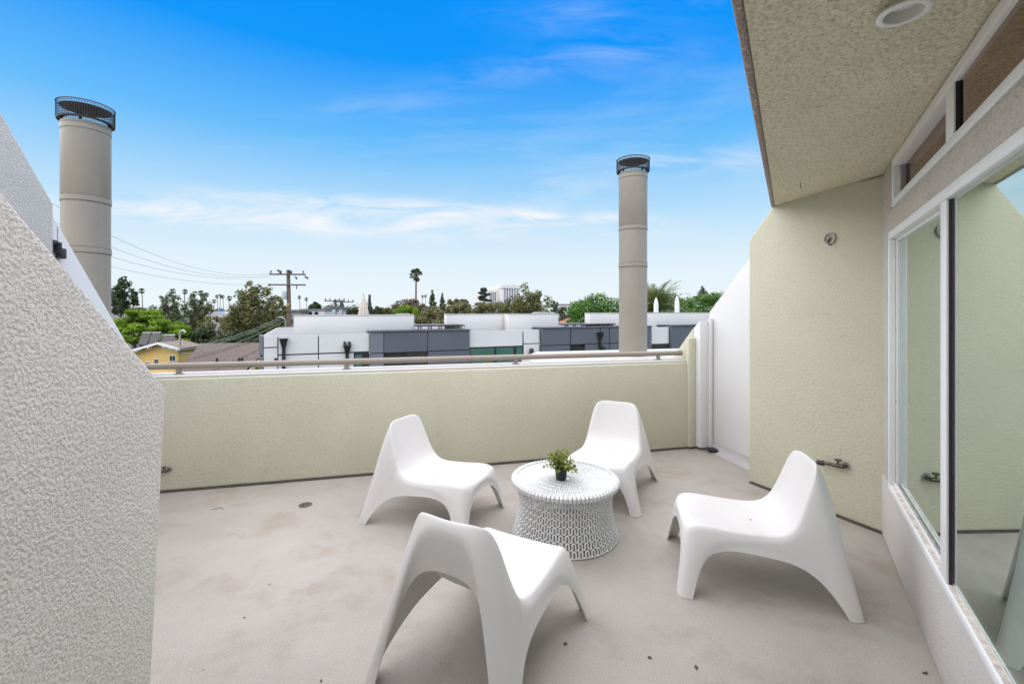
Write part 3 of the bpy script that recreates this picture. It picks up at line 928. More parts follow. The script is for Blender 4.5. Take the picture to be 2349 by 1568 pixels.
    for p in full.polygons:
        c = p.center
        s = .43 - c.x
        if c.z < .235 and s < .21: k = 'leg_f' + ('l' if c.y > 0 else 'r')
        elif c.z < .235 and s > .53: k = 'leg_b' + ('l' if c.y > 0 else 'r')
        elif s > .545: k = 'backrest'
        else: k = 'seat'
        groups.setdefault(k, []).append(p)
    out = []
    for k, ps in groups.items():
        mp = {}; vs_ = []; fs_ = []; nm = []
        for p in ps:
            f = []
            for li in p.loop_indices:
                vi = full.loops[li].vertex_index
                if vi not in mp: mp[vi] = len(vs_); vs_.append(co[vi])
                f.append(mp[vi]); nm.append(cn[li])
            fs_.append(f)
        name = 'leg' if k.startswith('leg') else k
        pm = bpy.data.meshes.new(name)
        pm.from_pydata([tuple(v) for v in vs_], [], fs_); pm.update()
        pm.shade_smooth()
        pm.normals_split_custom_set([tuple(n) for n in nm])
        pm.materials.append(M_plastic)
        out.append((name, pm))
    return out
CHAIR = make_chair_meshes()
M_hole = simple('drain_hole_dark', (.25, .23, .20), .8)
hole_me = MB().lathe([(.007, 0), (.001, .0006)], n=12).mesh('drain_hole'); hole_me.materials.append(M_hole)
# front chair, left chair, back chair, right chair
for (x, y, ang, lab) in (
        (-.105, 2.04, 62, 'white moulded plastic lounge chair turned its back, on the near side of the woven table'),
        (-.565, 3.351, -23.2, 'white moulded plastic lounge chair on open floor between parapet and woven table, facing the glass'),
        (.806, 3.81, 243.2, 'white moulded plastic lounge chair between the woven table and the parapet, backed to the handrail'),
        (1.364, 2.605, 166.2, 'white moulded plastic lounge chair by the glass window wall and the pier tap')):
    c = empty('lounge_chair', (x, y, .0008), R(ang), lab, 'chair', 'white lounge chairs around the table')
    for nm, me in CHAIR:
        link_mesh(nm, me, None, c)
    h = link_mesh('drain_hole', hole_me, None, c); h.location = (.0, 0, .2995)

# ================================================================== woven table
TX, TY = .357, 3.07
TH, TR_ = .372, .350
tb = empty('woven_table', (TX, TY, .001), .35, 'round white woven resin drum table with looped sides holding the potted plant', 'table')
def drum_r(z):
    k = z / TH
    return .306 + .046 * (abs(k - .58) / .58) ** 1.7 if k < .58 else .306 + .030 * ((k - .58) / .42) ** 1.8
def meander(n, rfun, h0, h1, rad, bulge, per=16, lean=0.0, flat=False):
    """looped cord: rounded turns top and bottom, pinched necks"""
    pts = []
    for i in range(n * per):
        t = 2 * math.pi * i / per
        a = (i / per + bulge * math.sin(2 * t)) * 2 * math.pi / n
        h = h0 + (h1 - h0) * (.5 - .5 * math.cos(t))
        if flat:
            r = h; z = TH - .006
        else:
            r = rfun(h); z = h
        wob = .0012 * math.sin(i * 1.7)
        pts.append((math.cos(a) * (r + wob), math.sin(a) * (r + wob), z))
    mb = MB(); mb.tube(pts, rad, 5, closed=True)
    return mb
rows = 8
rh = (TH - .030 - .006) / rows
for k in range(rows):
    z0 = .006 + k * rh
    meander(52, drum_r, z0 + .003, z0 + rh - .003, .0056, .098).build('woven_row', M_woven, tb, smooth=True)
    zz = z0 + rh
    if k < 0:
        MB().tube([(math.cos(a) * (drum_r(zz) - .004), math.sin(a) * (drum_r(zz) - .004), zz) for a in [2 * math.pi * q / 72 for q in range(72)]], .0035, 6, closed=True).build('hoop', M_woven, tb, smooth=True)
MB().tube([(math.cos(a) * (drum_r(.005) - .004), math.sin(a) * (drum_r(.005) - .004), .006) for a in [2 * math.pi * q / 72 for q in range(72)]], .005, 6, closed=True).build('hoop', M_woven, tb, smooth=True)
# rim and top
rim_ = MB()
for q in range(84):
    a = 2 * math.pi * q / 84
    rim_.tube([(math.cos(a) * .338, math.sin(a) * .338, TH - .030), (math.cos(a) * .352, math.sin(a) * .352, TH - .022), (math.cos(a) * .353, math.sin(a) * .353, TH - .008), (math.cos(a) * .342, math.sin(a) * .342, TH - .0005), (math.cos(a) * .325, math.sin(a) * .325, TH - .003)], .0112, 6)
rim_.build('looped_rim', M_woven, tb, smooth=True)
MB().lathe([(.001, TH - .030), (.343, TH - .030), (.343, TH - .012), (.001, TH - .0118)], n=64, cap0=False, cap1=False).build('top_board', M_woven, tb, smooth=True)
for q, (ra, rb, n) in enumerate(((.277, .328, 64), (.228, .279, 52), (.180, .230, 42), (.132, .182, 32), (.085, .134, 24), (.040, .087, 16))):
    meander(n, None, ra, rb, .0056, .100, flat=True).build('top_ring', M_woven, tb, smooth=True)

# ---- potted plant
pl = empty('potted_plant', (.327, 3.03, TH + .0005), .2, 'small leafy green plant in a black pot on the woven table', 'plant')
MB().lathe([(.030, 0), (.034, .004), (.041, .066), (.043, .068), (.043, .075), (.039, .075), (.038, .062)], n=28, cap1=False).build('pot', simple('black_pot_plastic', (.018, .018, .022), .45, var=.1), pl, smooth=True)
MB().lathe([(.0385, .063), (.001, .066)], n=20, cap0=False, cap1=False).build('soil', simple('potting_soil', (.05, .035, .025), .95, var=.3, vscale=60), pl)
M_plantleaf = leaf_material('plant_leaf', (.05, .085, .012), (.42, .46, .07), .45, .25)
rnd = random.Random(3)
lf = MB(); st = MB()
for k in range(46):
    az = rnd.uniform(0, 2 * math.pi); tilt = rnd.uniform(.05, 1.25) ** .9
    ln = rnd.uniform(.075, .125) * (1.0 if tilt < .9 else .85)
    base = Vector((rnd.uniform(-.015, .015), rnd.uniform(-.015, .015), .062))
    d0 = Vector((math.cos(az) * math.sin(tilt), math.sin(az) * math.sin(tilt), math.cos(tilt)))
    pts = [base + d0 * ln * t + Vector((0, 0, -.02 * t * t * math.sin(tilt))) for t in (0, .35, .7, 1)]
    st.tube(pts, [.0016, .0014, .0011, .0007], 4, caps=False)
    for t in (.35, .48, .6, .7, .8, .88, .95, 1.0):
        i = min(2, int(t * 3)); p = base + d0 * ln * t + Vector((0, 0, -.02 * t * t * math.sin(tilt)))
        a2 = rnd.uniform(0, 2 * math.pi)
        side = d0.orthogonal().normalized()
        side = (Matrix.Rotation(a2, 3, d0) @ side)
        dl = (side * .8 + d0 * .55 + Vector((0, 0, .15))).normalized()
        L_ = rnd.uniform(.018, .031); w = L_ * .26
        wv = dl.cross(Vector((0, 0, 1)) + side * .3)
        if wv.length < .05: wv = dl.orthogonal()
        wv.normalize()
        nz = wv.cross(dl)
        lf.add([p, p + dl * L_ * .45 + wv * w + nz * .002, p + dl * L_ * .5 - nz * .002, p + dl * L_ * .45 - wv * w + nz * .002, p + dl * L_ - nz * .004], [(0, 1, 2), (0, 2, 3), (1, 4, 2), (2, 4, 3)])
st.build('stem', simple('plant_stem', (.12, .13, .05), .7), pl)
o = lf.build('foliage', M_plantleaf, pl); tag(o, kind='stuff'); o.scale = (1.22, 1.22, 1.1); o.location = (0, 0, -.006)

# ---- things on the floor
dp = on_ground(716 / 1.0217, 1183 / 1.0217)
dr = empty('floor_drain', (dp.x, dp.y, .001), 0, 'small round dark metal drain cover in the terrace floor', 'drain')
MB().lathe([(.048, 0), (.048, .003), (.040, .005), (.001, .005)], n=28, cap1=False).build('drain_cover', simple('drain_metal', (.16, .14, .11), .5, metal=.5, var=.4, vscale=40), dr, smooth=True)
for k in range(6):
    a = math.pi * k / 3
    MB().box(-.003, .003, .012, .034, .0045, .0062).build('drain_slot', M_black, dr).rotation_euler = (0, 0, a)
M_dry = simple('dry_leaf', (.10, .065, .035), .9, var=.5, vscale=80)
def litter(u, v, sz, seed, label):
    p = on_ground(u, v)
    r_ = random.Random(seed)
    mb = MB()
    n = 9
    ring = [(math.cos(2 * math.pi * k / n) * sz * r_.uniform(.5, 1.1), math.sin(2 * math.pi * k / n) * sz * .55 * r_.uniform(.5, 1.1), .0012 + r_.uniform(0, .35) * sz) for k in range(n)]
    mb.add([(0, 0, sz * .30)] + ring + [(0, 0, .0006)], [(0, 1 + k, 1 + (k + 1) % n) for k in range(n)] + [(n + 1, 1 + (k + 1) % n, 1 + k) for k in range(n)])
    o = mb.build('dry_leaf', M_dry); o.location = (p.x, p.y, .0006); o.rotation_euler = (0, 0, r_.uniform(0, 6))
    tag(o, label, 'leaf', 'leaf litter on the floor')
lits = [(1297, 1477, .014), (1597, 1530, .015), (2122, 1543, .014), (1490, 1508, .012), (618, 1340, .007), (561, 1416, .008), (689, 1382, .005), (737, 1562, .010),
        (1197, 1500, .004), (1272, 1505, .004), (1195, 1435, .006), (1700, 1262, .006), (1910, 1330, .004), (1840, 1240, .005), (2009, 1390, .003)]
for k, (u, v, sz) in enumerate(lits):
    litter(u, v, sz, k, 'tiny scrap of brown dry leaf lying on the terrace floor')
tp = on_ground(503, 1167)
tw = MB().tube([(-.05, -.01, .002), (-.005, .02, .004), (.035, -.008, .002)], .0016, 5).build('twig', M_dry); tw.location = (tp.x, tp.y, .0006)
tag(tw, 'thin bent twig on the floor near the drain', 'twig')

# ================================================================== the town beyond
M_render = simple('white_render', (.66, .645, .62), .75, var=.03, vscale=.5, bump=.05, bscale=12)
M_whitepanel = simple('white_cladding', (.68, .665, .65), .6, var=.025, vscale=.4)
M_slate = simple('slate_grey_cladding', (.105, .112, .135), .55, var=.08, vscale=.5)
M_slate2 = simple('mid_grey_cladding', (.17, .175, .195), .55, var=.06, vscale=.5)
M_reveal = simple('reveal_joint', (.06, .06, .07), .7)
M_blackm = simple('black_downspout', (.018, .018, .022), .45, var=.1)
M_roofgrey = simple('grey_roof_membrane', (.22, .22, .22), .8, var=.1)

# ---- modern white building across the way
fa = R(66)
FD = Vector((math.sin(fa), math.cos(fa)))
FP = Vector((rx(848) * 17.0, 17.0))
FN = Vector((-FD.y, FD.x))                 # into the building
ZT = .615
mb_ = empty('modern_building', (FP.x, FP.y, GROUND_Z), math.atan2(FD.y, FD.x), 'white modern flat roofed building with slate grey cladding panels and rooftop boxes', 'building')
def fx(u, off=0.0):                         # pixel column -> distance along the facade plane set back by off
    return on_plane(u, 760, FP + FN * off, FD)[0]
def fz(u, v, off=0.0):
    return on_plane(u, v, FP + FN * off, FD)[1] - GROUND_Z
zt = ZT - GROUND_Z
def mbox(nm, mat_, x0, x1, y0, y1, z0, z1, parent=None, bevel=0):
    return MB().box(x0, x1, y0, y1, z0, z1).build(nm, mat_, parent or mb_, bevel=bevel)
xL, xR = fx(594), fx(1640)
mbox('core_wall', M_render, xL + .02, xR, .06, 9.0, 0, zt - .06)
mbox('roof_surface', M_roofgrey, xL + .1, xR - .1, .2, 8.9, zt - .059, zt - .03)
zj = fz(700, 812)                           # horizontal joint
rowz = [(0.02, 3.5), (3.53, zj - .025), (zj + .025, zt)]
def panel(x0, x1, z0, z1, mat_, nm='cladding_panel', proud=0.0):
    return mbox(nm, mat_, x0 + .012, x1 - .012, -proud, .055, z0, z1)
# grey edge strip at the left corner
for z0, z1 in rowz: mbox('corner_strip', M_slate2, xL, fx(604) - .012, -.02, .6, z0, z1)
# white left bay: narrow strip, then two panels; joints dark
cols = [(604, 637), (638, 730), (731, 847)]
for i, (a, b) in enumerate(cols):
    for k, (z0, z1) in enumerate(rowz):
        if i == 0 and k > 0:
            zz = fz(615, 797)
            if k == 1: z0, z1 = 3.53, zz - .02
            else: z0, z1 = zz + .02, zt
        if i == 2 and k == 1:
            panel(fx(a), fx(812), z0, z1, M_whitepanel)
            w_ = mbox('window', M_blackm, fx(813), fx(846), -.02, .05, z0 + .2, z1 - .02)
            for (a1, b1) in ((815, 830), (832, 844)):
                mbox('pane', M_greenglass if a1 == 815 else M_darkglass, fx(a1), fx(b1), -.028, -.021, z0 + .3, z1 - .07, w_)
            continue
        panel(fx(a), fx(b), z0, z1, M_whitepanel)
mbox('joint_backing', M_reveal, xL + .02, fx(848) - .02, .056, .059, 0.03, zt - .07)
mbox('small_window', M_blackm, fx(629), fx(637), -.012, -.002, fz(632, 833), fz(632, 821))
# slate bay 1
rs = fz(870, 809)
for (a, b) in ((848, 879), (879, 979), (979, 1075)):
    m_ = M_slate2 if a == 848 else M_slate
    panel(fx(a), fx(b), rs + .02, zt + .05, m_, 'grey_panel', .16)
    if a == 879:
        mbox('window', M_darkglass, fx(a) + .02, fx(b) - .02, -.08, .05, rs - .55, rs)
        mbox('window_head', M_blackm, fx(a) + .012, fx(b) - .012, -.158, .05, rs + .001, rs + .019)
        panel(fx(a), fx(b), 3.53, rs - .57, m_, 'grey_panel', .16)
    else:
        panel(fx(a), fx(b), 3.53, rs - .012, m_, 'grey_panel', .16)
mbox('bay_coping', M_reveal, fx(848) - .02, fx(1075) + .02, -.20, .9, zt + .051, zt + .085)
mbox('bay_core', M_slate, fx(848) + .03, fx(1075) - .03, .056, 1.0, 3.0, zt + .05)
# white bay 2 with green glazing
zw_ = fz(1140, 794)
panel(fx(1076), fx(1199), zw_, zt + .02, M_whitepanel)
panel(fx(1201), fx(1237), fz(1215, 788) + .02, zt + .02, M_whitepanel)
panel(fx(1201), fx(1237), 3.53, fz(1215, 788) - .02, M_whitepanel)
wf = mbox('window_frame', M_blackm, fx(1076), fx(1199), -.02, .05, zw_ - 1.9, zw_ - .012)
for (a, b) in ((1078, 1133), (1138, 1177), (1184, 1197)):
    mbox('pane', M_greenglass, fx(a), fx(b), -.032, -.021, zw_ - 1.8, zw_ - .06, wf)
mbox('joint_backing', M_reveal, fx(1076), fx(1238), .056, .059, 3.1, zt - .07)
lx = fx(1216); lz = fz(1216, 806)
MB().lathe([(.09, -.14), (.10, -.12), (.10, .10), (.06, .15), (.001, .16)], (lx, -.14, lz), 16).build('wall_lamp', M_blackm, mb_, smooth=True)
# slate bay 2
rs2 = fz(1330, 789)
for (a, b) in ((1239, 1304), (1305, 1372), (1373, 1393), (1394, 1425), (1426, 1490)):
    panel(fx(a), fx(b), rs2 + .02, zt + .06, M_slate, 'grey_panel', .16)
    if a == 1305:
        mbox('window', M_blackm, fx(1307), fx(1337), -.08, .05, rs2 - .9, rs2 - .10)
        mbox('pane', M_darkglass, fx(1310), fx(1334), -.092, -.081, rs2 - .85, rs2 - .16)
        panel(fx(1338), fx(b), 3.53, rs2 - .012, M_slate, 'grey_panel', .16)
    else:
        panel(fx(a), fx(b), 3.53, rs2 - .012, M_slate, 'grey_panel', .16)
mbox('bay_coping', M_reveal, fx(1239) - .02, fx(1490) + .02, -.20, .9, zt + .061, zt + .095)
mbox('bay_core', M_slate, fx(1239) + .03, fx(1490) - .03, .056, 1.0, 3.0, zt + .06)
panel(fx(1491), fx(1534), fz(1510, 788), zt + .02, M_whitepanel)
mbox('window', M_darkglass, fx(1491), fx(1534), -.02, .05, fz(1510, 788) - 1, fz(1510, 788) - .02)
panel(fx(1535), fx(1630), 3.5, zt + .06, M_slate, 'grey_panel', .16)
mbox('bay_coping', M_reveal, fx(1535), fx(1630), -.20, .9, zt + .061, zt + .095)
# rain heads and downspouts
def downspout(u, vtop, double=False, jog=False):
    x = fx(u); z = fz(u, vtop); w = .12
    y = -.16 if jog else -.005
    d = MB()
    zb = z - .30
    d.add([(x - w, y - .20, z), (x + w, y - .20, z), (x + w, y, z), (x - w, y, z), (x - .055, y - .11, zb), (x + .055, y - .11, zb), (x + .055, y, zb), (x - .055, y, zb)],
          [(3, 2, 1, 0), (4, 5, 6, 7), (0, 1, 5, 4), (1, 2, 6, 5), (2, 3, 7, 6), (3, 0, 4, 7)])
    h = d.build('rain_head', M_blackm, mb_)
    mbox('rim', M_blackm, x - w - .02, x + w + .02, y - .22, y, z, z + .04, h)
    if double:
        for s in (-.08, .08):
            MB().tube([(x + s, y, z + .14), (x + s, y - .10, z + .14), (x + s, y - .12, z + .03)], .05, 10).build('overflow_pipe', M_blackm, h, smooth=True)
    if jog:
        mbox('downspout', M_blackm, x - .05, x + .05, y - .11, y, zb - .35, zb)
        MB().add([(x - .05, y - .11, zb - .35), (x + .05, y - .11, zb - .25), (x + .30, y - .11, zb - .42), (x + .20, y - .11, zb - .52), (x - .05, y, zb - .35), (x + .05, y, zb - .25), (x + .30, y, zb - .42), (x + .20, y, zb - .52)],
                 [(0, 1, 2, 3), (7, 6, 5, 4), (0, 4, 5, 1), (1, 5, 6, 2), (2, 6, 7, 3), (3, 7, 4, 0)]).build('downspout', M_blackm, mb_)
        mbox('downspout', M_blackm, x + .2, x + .3, y - .11, y, 1, zb - .44)
    else:
        mbox('downspout', M_blackm, x - .055, x + .055, y - .11, y, 1, zb)
downspout(651, 778); downspout(796, 794, double=True); downspout(1370, 763, jog=True)
downspout(1601, 760, jog=True)
# rooftop boxes
def roofbox(u0, u1, v, back, nm='rooftop_box', depth=.45):
    x0, x1 = fx(u0, back), fx(u1, back)
    z = fz((u0 + u1) / 2, v, back)
    o = mbox(nm, M_render, x0, x1, back, back + depth, zt - .05, z, bevel=.01)
    mbox('box_coping', M_cap, x0 - .015, x1 + .015, back - .015, back + depth + .015, z + .001, z + .03, o)
    return z
roofbox(674, 950, 723.5, .75)
roofbox(1166, 1281, 720.5, .75)
roofbox(1025, 1165, 721, 1.3)
roofbox(1353, 1632, 718, .9)
# solar racks
for (u0, u1, v, nrack) in ((951, 1066, 748, 5), (1290, 1345, 745.5, 3), (1346, 1411, 744.5, 3), (606, 607, 762, 0)):
    x0, x1 = fx(u0, .6), fx(u1, .6)
    z = max(fz((u0 + u1) / 2, v, .6), zt + .10)
    n = nrack
    for k in range(n):
        a = x0 + (x1 - x0) * k / n; b = x0 + (x1 - x0) * (k + 1) / n - .02
        sp = MB()
        sp.add([(a, .5, z), (b, .5, z), (b, 1.9, z + .02), (a, 1.9, z + .02), (a, .5, z + .045), (b, .5, z + .045), (b, 1.9, z + .065), (a, 1.9, z + .065)],
               [(0, 3, 2, 1), (4, 5, 6, 7), (0, 1, 5, 4), (1, 2, 6, 5), (2, 3, 7, 6), (3, 0, 4, 7)])
        o = sp.build('solar_panel', M_blackm, mb_)
        for xx in (a + .15, b - .15):
            mbox('rack_leg', M_blackm, xx - .02, xx + .02, .55, .6, zt - .03, z, o)
# skylights
for (u, v, back) in ((925, 718.5, 4.2), (1239, 715, 4.2), (1440, 717, 4.5)):
    x = fx(u, back); z = fz(u, v, back)
    sk = MB(); w = .40
    sk.add([(x - w, back - w, z - .12), (x + w, back - w, z - .12), (x + w, back + w, z - .12), (x - w, back + w, z - .12), (x - .25, back - .25, z), (x + .25, back - .25, z), (x + .25, back + .25, z), (x - .25, back + .25, z)],
           [(3, 2, 1, 0), (4, 5, 6, 7), (0, 1, 5, 4), (1, 2, 6, 5), (2, 3, 7, 6), (3, 0, 4, 7)])
    sk.box(x - w, x + w, back - w, back + w, zt, z - .121)
    sk.build('skylight', M_roofgrey, mb_)

# ---- closed parasols and a mast on its roof deck
M_canvas = simple('beige_canvas', (.58, .50, .42), .9, var=.06)
def parasol(u, y, v0, v1, wpx, mat_, label, blunt=False):
    b = at_depth(u, v1, y); t = at_depth(u, v0, y)
    zroof = ZT - .03
    H = t.z - zroof
    o = empty('closed_parasol', (b.x, b.y, zroof), 0, label, 'parasol')
    w = wpx / FPX * y / 2
    mb = MB(); n = 16; m = 12
    vv_ = []
    for i in range(m + 1):
        k = i / m
        z = H * (.25 + .75 * k)
        rr = w * (1 - k) ** .8 * (.75 + .25 * math.sin(k * 2.5)) + .03 * (1 - k)
        if blunt: rr = w * min(1, (1 - k) * 3.2) ** .5
        if i == m: rr = .01
        for j in range(n):
            a = 2 * math.pi * j / n
            f = 1 + .22 * (1 if j % 2 else -1) * (1 - k * .6)
            vv_.append((math.cos(a) * rr * f, math.sin(a) * rr * f, z))
    mb.add(vv_, [(i * n + j, i * n + (j + 1) % n, (i + 1) * n + (j + 1) % n, (i + 1) * n + j) for i in range(m) for j in range(n)])
    mb.build('folded_canopy', mat_, o)
    MB().tube([(0, 0, 0), (0, 0, H + .03)], .025, 8).build('pole', M_galv, o)
    MB().lathe([(.25, 0), (.25, .04), (.04, .07)], n=16).build('base', M_galv, o)
parasol(834, 21.5, 675, 722, 25, M_canvas, 'closed beige parasol standing on the modern roof beside a dark mast')
M_whitecanvas = simple('white_canvas', (.72, .72, .73), .85, var=.05)
parasol(1505, 25.5, 682, 716, 9, M_whitecanvas, 'slim closed white parasol in front of the date palm', True)
parasol(1553, 26, 678, 716, 9, M_whitecanvas, 'slim closed white parasol beyond the rooftop box, next to the sloping white panel', True)
p_ = at_depth(848, 674, 22)
ma = empty('roof_mast', (p_.x, p_.y, ZT - .03), 0, 'dark slim mast on the modern roof beside the closed beige parasol', 'mast')
MB().box(-.045, .045, -.045, .045, 0, p_.z - ZT).build('mast_post', M_blackm, ma)
MB().tube([(-.02, 0, p_.z - ZT), (-.28, 0, .3)], .02, 6).build('stay', M_galv, ma)

# ---- houses
M_yellow = simple('yellow_stucco', (.70, .47, .16), .8, var=.05, vscale=.6)
M_tilebrown = simple('brown_shingle', (.135, .10, .088), .9, var=.22, vscale=3.5, bump=.6, bscale=6)
M_shingle = simple('tan_shingle', (.20, .155, .125), .9, var=.18, vscale=3.5, bump=.6, bscale=6)
M_trim = simple('white_trim', (.78, .78, .77), .6)
M_tan = simple('tan_stucco', (.50, .44, .33), .8, var=.06)
def plane_frame(u, y, ang):
    P = Vector((rx(u) * y, y)); d = Vector((math.sin(R(ang)), math.cos(R(ang))))
    return P, d, Vector((-d.y, d.x))
# yellow house: gable end faces the viewer
hy = 52.0
P, d, n = plane_frame(372, hy, 84)
yh = empty('yellow_house', (P.x, P.y, GROUND_Z), math.atan2(d.y, d.x), 'yellow stucco gabled house with white eaves and solar panels on its roof', 'house')
def hx(u): return on_plane(u, 760, P, d)[0]
def hzz(u, v): return on_plane(u, v, P, d)[1] - GROUND_Z
xa, xb, xm = hx(318), hx(409), hx(371)
ze_l, ze_r, zr = hzz(330, 823), hzz(415, 797), hzz(368, 787)
xa = xm - (xb - xm) * 2.1
ze_l = zr - (zr - ze_r) * 2.1
Dp = 3.5
w_ = MB()
w_.add([(xa, 0, 0), (xb, 0, 0), (xb, 0, ze_r - .05), (xm, 0, zr - .18), (xa, 0, ze_l - .05), (xa, Dp, 0), (xb, Dp, 0), (xb, Dp, ze_r - .05), (xm, Dp, zr - .18), (xa, Dp, ze_l - .05)],
       [(0, 1, 2, 3, 4), (9, 8, 7, 6, 5), (0, 5, 6, 1), (1, 6, 7, 2), (2, 7, 8, 3), (3, 8, 9, 4), (4, 9, 5, 0)])
w_.build('wall', M_yellow, yh)
rf_ = MB()
sl_ = (zr - ze_r) / (xb - xm)
def roofside(x1, nm):
    z1 = zr - abs(x1 - xm) * sl_
    m = MB()
    m.add([(xm, -.7, zr), (x1, -.7, z1), (x1, Dp + .6, z1), (xm, Dp + .6, zr), (xm, -.7, zr + .12), (x1, -.7, z1 + .12), (x1, Dp + .6, z1 + .12), (xm, Dp + .6, zr + .12)],
          [(0, 3, 2, 1), (4, 5, 6, 7), (0, 1, 5, 4), (1, 2, 6, 5), (2, 3, 7, 6), (3, 0, 4, 7)])
    o = m.build(nm, M_shingle, yh)
    m = MB()
    m.add([(xm, -.78, zr - .10), (x1, -.78, z1 - .10), (x1, -.701, z1 - .10), (xm, -.701, zr - .10), (xm, -.78, zr + .16), (x1, -.78, z1 + .16), (x1, -.701, z1 + .16), (xm, -.701, zr + .16)],
          [(0, 3, 2, 1), (4, 5, 6, 7), (0, 1, 5, 4), (1, 2, 6, 5), (2, 3, 7, 6), (3, 0, 4, 7)])
    m.build('barge_board', M_trim, o)
    for k in (.25, .55, .85):
        x = xm + (x1 - xm) * k; z = zr - abs(x - xm) * sl_
        MB().box(x - .09, x + .09, -.70, -.02, z - .26, z - .01).build('rafter_end', M_trim, o)
    return o
roofside(xb + .55, 'roof'); ro = roofside(xa - .5, 'roof')
for (u, v0, v1, wpx) in ((338.5, 829, 842, 9), (359, 822, 836, 10), (396, 814, 829, 15)):
    x0, x1 = hx(u - wpx / 2), hx(u + wpx / 2); z1, z0 = hzz(u, v0), hzz(u, v1)
    wn_ = MB().box(x0, x1, -.05, -.005, z0, z1).build('window', M_trim, yh)
    for a, b in ((.08, .47), (.53, .92)):
        MB().box(x0 + (x1 - x0) * a, x0 + (x1 - x0) * b, -.06, -.051, z0 + .08, z1 - .08).build('pane', M_darkglass, wn_)
# porch roof low left and vent mast
MB().box(hx(345), hx(382), -3.2, -.1, hzz(360, 868) - .3, hzz(360, 866)).build('porch_roof', M_trim, yh)
xp = hx(409)
pts = [(xp, .3, zr - 1.2), (xp, .3, zr + 1.15)] + [(xp + .28 - .28 * math.cos(a), .3, zr + 1.15 + .28 * math.sin(a)) for a in [math.pi * k / 6 for k in range(1, 7)]]
MB().tube(pts, .11, 8).build('service_mast', M_galv, yh, smooth=True)
# tilted solar panels
for (u0, u1, v0, v1) in ((279, 326, 780, 797), (330, 361, 786, 797)):
    a = hx(u0) ; b = hx(u1); z1 = hzz(300, v0) + .6; z0 = hzz(300, v1) + .2
    k = 2 if u0 == 279 else 1
    for q in range(k):
        x0 = a + (b - a) * q / k; x1 = a + (b - a) * (q + 1) / k - .12
        m = MB()
        m.add([(x0 + .9, 1.2, z0), (x1 + .9, 1.2, z0), (x1, 3.4, z1), (x0, 3.4, z1), (x0 + .9, 1.2, z0 + .08), (x1 + .9, 1.2, z0 + .08), (x1, 3.4, z1 + .08), (x0, 3.4, z1 + .08)],
              [(0, 3, 2, 1), (4, 5, 6, 7), (0, 1, 5, 4), (1, 2, 6, 5), (2, 3, 7, 6), (3, 0, 4, 7)])
        o = m.build('solar_panel', simple('solar_face', (.075, .068, .066), .75, var=.1, spec=.2), yh)
        MB().tube([(x1 - .1, 3.4, z1), (x1 - .1, 3.3, zr - 1.6)], .05, 6).build('strut', M_trim, o)
        MB().box(x0, x1, 3.36, 3.44, z1 + .081, z1 + .16).build('panel_edge', M_trim, o)

# brown roofed house
P, d, n = plane_frame(500, 44, 80)
bh = empty('brown_roofed_house', (P.x, P.y, GROUND_Z), math.atan2(d.y, d.x), 'low tan house with a broad dark brown shingle roof', 'house')
hx2 = lambda u: on_plane(u, 760, P, d)[0]
hz2 = lambda u, v: on_plane(u, v, P, d)[1] - GROUND_Z
x0, x1 = hx2(392), hx2(590)
zr2 = hz2(500, 806); ze2 = zr2 - 3.4
xr = hx2(585)
MB().box(x0 + .6, x1 + .2, .3, 12, 0, ze2).build('wall', M_tan, bh)
m = MB()
xg = hx2(563)
m.add([(x0, -1, ze2), (xg - 1.2, -1, ze2), (xr, 5.5, zr2 + .45), (x0, 5.5, zr2 + .45), (x0, 12.5, ze2), (xr + 1, 12.5, ze2), (x0, -1, ze2 - .2), (xg - 1.2, -1, ze2 - .2)],
      [(0, 1, 2, 3), (3, 2, 5, 4), (6, 7, 1, 0)])
m.build('roof', M_tilebrown, bh)
m = MB(); m.add([(xg - 1.1, -.95, ze2 - .25), (xr + 1.1, -.6, ze2 - .25), (xr + .9, 5.4, zr2 - .2), (xr + .02, 5.5, zr2 + .40), (xr + 1.0, 12, ze2)], [(0, 1, 3), (1, 2, 3), (1, 4, 3)])
m.build('gable_end', M_tan, bh)
for (u, v) in ((470, 818), (505, 820), (531, 840), (524, 809)):
    x = hx2(u); yy = 2.5; zz = ze2 + (yy + 1) / 6.5 * (zr2 + .45 - ze2)
    yy = (zz - ze2) / (zr2 + .45 - ze2) * 6.5 - 1
    MB().tube([(x, yy, zz - .2), (x, yy, zz + .45)], .12, 8).build('roof_vent', M_blackm if u != 505 else M_galv, bh)
x = hx2(566)
MB().lathe([(.001, 0), (.25, .04), (.40, .14)], (x, 1.2, ze2 + 1.6), 16, False, False).build('satellite_dish', M_blackm, bh)

# white house between the trees
P, d, n = plane_frame(500, 82, 75)
wh = empty('white_house', (P.x, P.y, GROUND_Z), math.atan2(d.y, d.x), 'white block house half hidden between the eucalyptus trees', 'house')
hx3 = lambda u: on_plane(u, 760, P, d)[0]
hz3 = lambda u, v: on_plane(u, v, P, d)[1] - GROUND_Z
MB().box(hx3(470), hx3(509), 0, 8, 0, hz3(490, 715)).build('wall', M_render, wh)
MB().box(hx3(444), hx3(469), -2, 6, 0, hz3(455, 742)).build('side_wing', M_render, wh)
MB().box(hx3(510), hx3(530), .8, 7, 0, hz3(520, 719)).build('side_wing', M_render, wh)
for u in (481, 498):
    MB().box(hx3(u - 3), hx3(u + 3), -.05, -.005, hz3(u, 738), hz3(u, 726)).build('window', M_darkglass, wh)
MB().box(hx3(493), hx3(500), 2, 3, hz3(497, 714.9), hz3(497, 707)).build('roof_tank', simple('blue_tank', (.05, .16, .32), .5), wh)

